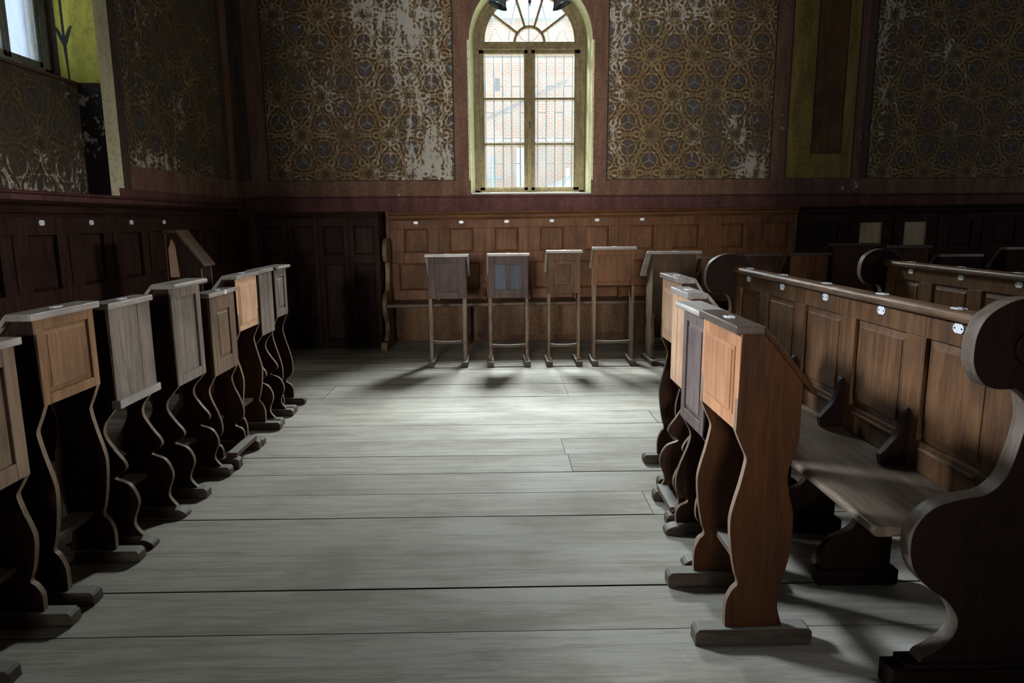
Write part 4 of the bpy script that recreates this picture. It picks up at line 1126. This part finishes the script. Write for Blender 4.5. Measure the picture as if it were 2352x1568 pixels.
# ------------------------------------------------------------------ bench along the back wall
def back_bench(label, x0, x1, wood_f, woodx, bays_from, plates_n, end_left, pale=(), slope=0.0095, group='benches along the walls', fade=False):
    root = empty('wall_bench', (x0, 8.0, 0)); tag(root, label, 'bench', group)
    L = x1-x0
    zz = lambda x: slope*(x+x0+1.27)            # the old bench rises a little to the right
    def sbox(bm, xa, xb, ya, yb, za, zb):
        ha, hb = zz(xa), zz(xb)
        hexa(bm, [(xa, ya, za+ha), (xb, ya, za+hb), (xb, yb, za+hb), (xa, yb, za+ha)], [(xa, ya, zb+ha), (xb, ya, zb+hb), (xb, yb, zb+hb), (xa, yb, zb+ha)])
    pitch = 0.5155
    bays = []
    c = bays_from-x0
    while c < L-0.1:
        bays.append(c); c += pitch
    U0, U1, D0, D1 = 1.035, 1.305, 0.605, 0.915
    Yf, Yk = -0.012, 0.022
    # stiles and rails
    bm = bm_()
    sbox(bm, 0, L, Yf, Yk, U1, 1.40); sbox(bm, 0, L, Yf, Yk, D1, U0); sbox(bm, 0, L, Yf, Yk, 0.49, D0)
    pu = 0.0; pd = 0.0
    for c in bays:
        sbox(bm, pu, c-0.135, Yf, Yk, U0, U1); pu = c+0.135
        sbox(bm, pd, min(c-0.203, L), Yf, Yk, D0, D1); pd = c+0.203
    sbox(bm, min(pu, L-0.01), L, Yf, Yk, U0, U1); sbox(bm, min(pd, L-0.01), L, Yf, Yk, D0, D1)
    fr = obj('back_frame', bm, wood_f, root, 0.003)
    for i, c in enumerate(bays):
        for (a, b, z0, z1, nm) in ((c-0.134, c+0.134, U0, U1, 'upper_panel'), (c-0.202, min(c+0.202, L), D0, D1, 'lower_panel')):
            if b > L: continue
            bm = bm_(); h = zz(c)
            if nm == 'upper_panel' and i in pale:
                box(bm, a, b, 0.012, 0.020, z0+h, z1+h)
                o = obj('pale_panel', bm, PALE, fr); o['label'] = 'pale bare board in place of the dark panel'
            else:
                raised(bm, a, b, z0+h, z1+h, 0.016, -0.004 if nm == 'lower_panel' else -0.002, 0.020)
                obj(nm, bm, wood_f, fr, 0.0015)
        # bead between the bays
        if c+pitch/2 < L:
            bm = bm_(); sbox(bm, c+pitch/2-0.008, c+pitch/2+0.008, Yf-0.010, Yf, 0.50, 1.39); obj('bead', bm, wood_f, fr, 0.003)
    for i, c in enumerate(bays[:plates_n]):
        plate(root, (c, Yf-0.0005, 1.372+zz(c)), (0, 0, 0), 0.9)
    # cornice
    bm = bm_()
    pr = [(0.04, 1.395), (-0.016, 1.395), (-0.022, 1.412), (-0.034, 1.42), (-0.040, 1.452), (-0.060, 1.468), (-0.066, 1.486), (0.04, 1.492)]
    A = [(0.0, y, z+zz(0)) for y, z in pr]; B = [(L, y, z+zz(L)) for y, z in pr]
    va = [bm.verts.new(p) for p in A]; vb = [bm.verts.new(p) for p in B]
    bm.faces.new(va[::-1]); bm.faces.new(vb)
    for i in range(len(pr)):
        j = (i+1) % len(pr); bm.faces.new((va[i], va[j], vb[j], vb[i]))
    obj('cornice', bm, woodx, root, 0.002)
    # seat
    bm = bm_(); sbox(bm, 0.0, L, -0.475, Yf, 0.462, 0.498); obj('seat', bm, SEATX if not fade else DARKX, root, 0.008)
    # seat dividers
    for c in bays:
        x = c+pitch/2
        if x > L-0.05: continue
        h = zz(x)
        f = [(-0.150, .498)] + smoothpts([(-0.150, .54), (-0.105, .585), (-0.070, .63), (-0.060, .68), (-0.040, .705), (-0.022, .695)], 4) + [(Yf, .498)]
        bm = bm_(); prism(bm, [(y, z+h) for y, z in f], 'X', x-0.014, x+0.014); obj('armrest', bm, wood_f, root, 0.003)
    # front bearer legs under the seat
    nl = max(2, int(L/1.6))
    for i in range(nl):
        x = 0.35+(L-0.45)*i/(nl-1) if not end_left else 0.9+(L-1.0)*i/(nl-1)
        bm = bm_(); sbox(bm, x-0.02, x+0.02, -0.16, Yf, -zz(x), 0.462); obj('seat_support', bm, DARK, root, 0.003)
    if end_left:
        bm = bm_(); prof = [(y, z) for y, z in wall_profile()]
        prism(bm, [(y*1.0-0.13 if y < 0 else y, z*1.02) for y, z in prof], 'X', -0.035, 0.012)
        e = obj('end_panel', bm, HONEYD, root, 0.005)
        bm = bm_(); box(bm, -0.045, 0.022, -0.56, -0.02, 0, 0.09); obj('plinth', bm, HONEYD, e, 0.004)
        bm = bm_(); box(bm, -0.035, 0.012, -0.03, 0.06, 1.1, 1.498); obj('post', bm, BENCH, e, 0.003)
    return root
PALE = wood('pale_bare_board', (0.62, 0.47, 0.31), (0.48, 0.35, 0.22), 'Z', 0.7, 0.6)
HONEYD = wood('end_panel_rubbed', (0.30, 0.20, 0.11), (0.14, 0.085, 0.045), 'Z', 0.45)
back_bench('long brown panelled bench with white plates below the arched window', -1.25, 3.42, BENCH, BENCHX, -0.945, 6, True)
back_bench('dark panelled bench at right with two pale bare panels', 3.435, 8.9, DARK, DARKX, 3.77, 0, False, pale=(1, 2), slope=0.0085, fade=True)

# small scratched mark on one bench panel
wb = [o for o in COL.objects if o.name == 'wall_bench'][0]
bm = bm_()
mx, mz = 1.645+1.25, 1.165+0.03
for (a, b), (c, d) in zip([(-.045, -.03), (-.03, .035), (0, -.015), (.03, .035)], [(-.03, .035), (0, -.015), (.03, .035), (.045, -.03)]):
    tube(bm, [(mx+a, -0.0045, mz+b), (mx+c, -0.0045, mz+d)], 0.004, 6)
sm = obj('scratched_mark', bm, BENCHS, wb); sm['label'] = 'pale scratched mark on an upper panel'
# ------------------------------------------------------------------ dark panelled cupboard in the back left corner
def corner_cupboard():
    x0, x1, yf, yb, h = -2.62, -1.30, 7.62, 8.08, 1.50
    root = empty('panelled_cupboard', ((x0+x1)/2, yf, 0)); tag(root, 'black-brown panelled cupboard in the back left corner beside the long bench', 'cupboard')
    hw = (x1-x0)/2; d = yb-yf
    bm = bm_(); box(bm, -hw, hw, 0.02, d, 0, h-0.05); obj('carcass', bm, DARK, root, 0.003)
    n = 4
    for i in range(n):
        a = -hw+2*hw*i/n; b = -hw+2*hw*(i+1)/n
        bm = bm_()
        s = 0.055
        box(bm, a+0.002, a+s, -0.008, 0.02, 0.02, h-0.07); box(bm, b-s, b-0.002, -0.008, 0.02, 0.02, h-0.07)
        for z0, z1 in ((0.02, 0.10), (0.945, 1.04), (1.345, h-0.07)): box(bm, a+s, b-s, -0.008, 0.02, z0, z1)
        dr = obj('door', bm, DARK, root, 0.003)
        for z0, z1 in ((0.10, 0.945), (1.04, 1.345)):
            bm = bm_(); raised(bm, a+s, b-s, z0, z1, 0.018, 0.000, 0.02); obj('door_panel', bm, DARK, dr, 0.0015)
    bm = bm_(); prism(bm, [(0.02, h-0.075), (-0.015, h-0.075), (-0.022, h-0.055), (-0.03, h-0.05), (-0.045, h-0.012), (-0.048, h), (d, h), (d, h-0.05)], 'X', -hw-0.0, hw+0.0); obj('cornice', bm, DARKX, root, 0.002)
corner_cupboard()

# ------------------------------------------------------------------ bench along the left wall
def left_bench():
    y0, y1 = 0.5, 7.55
    xb = -2.82
    root = empty('wall_bench', (xb, y0, 0)); tag(root, 'black-brown panelled bench along the left wall beneath the left window', 'bench', 'benches along the walls')
    L = y1-y0
    pitch = 0.5255
    c = 4.36-y0
    bays = []
    while c > 0.2: c -= pitch
    c += pitch
    while c < L-0.15: bays.append(c); c += pitch
    U0, U1 = 0.985, 1.325
    Xf, Xk = 0.014, -0.024
    bm = bm_()
    box(bm, Xk, Xf, 0, L, U1, 1.44); box(bm, Xk, Xf, 0, L, 0.46, U0)
    p = 0.0
    for c in bays: box(bm, Xk, Xf, p, c-0.14, U0, U1); p = c+0.14
    box(bm, Xk, Xf, p, L, U0, U1)
    fr = obj('back_frame', bm, DARK, root, 0.003)
    for i, c in enumerate(bays):
        bm = bm_()
        raised(bm, c-0.139, c+0.139, U0+0.001, U1-0.001, 0.022, 0.004, 0.018)
        bmesh.ops.transform(bm, matrix=Matrix.Rotation(PI/2, 4, 'Z'), verts=bm.verts)
        bmesh.ops.translate(bm, verts=bm.verts, vec=(0.0, 0, 0))
        obj('upper_panel', bm, DARK, fr, 0.0015)
        bm = bm_(); box(bm, Xf, Xf+0.008, c+pitch/2-0.02, c+pitch/2+0.02, 0.99, 1.33); obj('bead', bm, DARK, fr, 0.003)
    for c in bays:
        if 3.2 < c+y0 < 6.3: plate(root, (Xf+0.0005, c, 1.40), (0, 0, PI/2), 0.95)
    bm = bm_(); prism(bm, [(-0.06, 1.435), (0.016, 1.435), (0.022, 1.455), (0.034, 1.462), (0.040, 1.50), (0.060, 1.518), (0.066, 1.532), (-0.06, 1.54)], 'Y', 0, L)
    obj('cornice', bm, DARKY, root, 0.002)
    bm = bm_(); box(bm, Xf, 0.44, 0, L, 0.462, 0.498); obj('seat', bm, DARKY, root, 0.008)
    for c in bays:
        y = c+pitch/2
        if y > L-0.05: continue
        f = [(0.13, .498)] + smoothpts([(0.135, .54), (0.105, .585), (0.070, .63), (0.060, .68), (0.040, .705), (0.022, .695)], 4) + [(Xf, .498)]
        bm = bm_(); prism(bm, f, 'Y', y-0.014, y+0.014); obj('armrest', bm, DARK, root, 0.003)
    for i in range(5):
        y = 0.3+(L-0.6)*i/4
        bm = bm_(); box(bm, Xf, 0.36, y-0.02, y+0.02, 0, 0.462); obj('seat_support', bm, DARK, root, 0.003)
left_bench()

# ------------------------------------------------------------------ hanging lamp in front of the window
def lamp():
    root = empty('hanging_lamp', (0.222, 5.0, 2.83)); tag(root, 'grey two-arm hanging lamp with bell shades in front of the arched window', 'lamp')
    M_ = flat('pewter_grey', (0.16, 0.18, 0.19), 0.32, 0.5)
    B_ = flat('iron_black', (0.025, 0.022, 0.03), 0.4, 0.4)
    bm = bm_(); tube(bm, [(0, 0, 0.14), (0, 0, 3.165)], 0.009); obj('rod', bm, B_, root, smooth=True)
    bm = bm_(); lathe(bm, [(0.002, -0.006), (0.005, 0.0), (0.003, 0.006), (0.008, 0.014), (0.011, 0.022), (0.007, 0.032), (0.004, 0.040), (0.02, 0.06), (0.03, 0.09), (0.022, 0.12), (0.009, 0.15)], 16)
    obj('finial', bm, B_, root, smooth=True)
    for s in (-1, 1):
        bm = bm_(); tube(bm, [(0, 0, 0.09), (s*0.05, 0, 0.06), (s*0.11, 0, 0.09), (s*0.155, 0, 0.13), (s*0.165, 0, 0.145)], 0.007); arm = obj('arm', bm, B_, root, smooth=True)
        bm = bm_()
        M = Matrix.Translation((s*0.165, 0, 0.135)) @ Matrix.Rotation(-s*math.radians(22), 4, 'Y')
        outer = [(0.018, 0.02), (0.026, 0.0), (0.034, -0.03), (0.040, -0.07), (0.046, -0.105), (0.060, -0.135), (0.072, -0.150)]
        inner = [(0.069, -0.150), (0.056, -0.133), (0.043, -0.105), (0.036, -0.07), (0.030, -0.03), (0.02, 0.0)]
        lathe(bm, outer+inner, 28, M)
        obj('shade', bm, M_, root, smooth=True)
        bm = bm_()
        lathe(bm, [(0.010, -0.01), (0.012, -0.04), (0.022, -0.06), (0.026, -0.08), (0.018, -0.10), (0.004, -0.108)], 16, M)
        obj('bulb', bm, flat('bulb_milky', (0.6, 0.6, 0.58), 0.3), root, smooth=True)
    bm = bm_(); lathe(bm, [(0.05, 3.14), (0.055, 3.17)], 20); obj('canopy', bm, B_, root, smooth=True)
lamp()
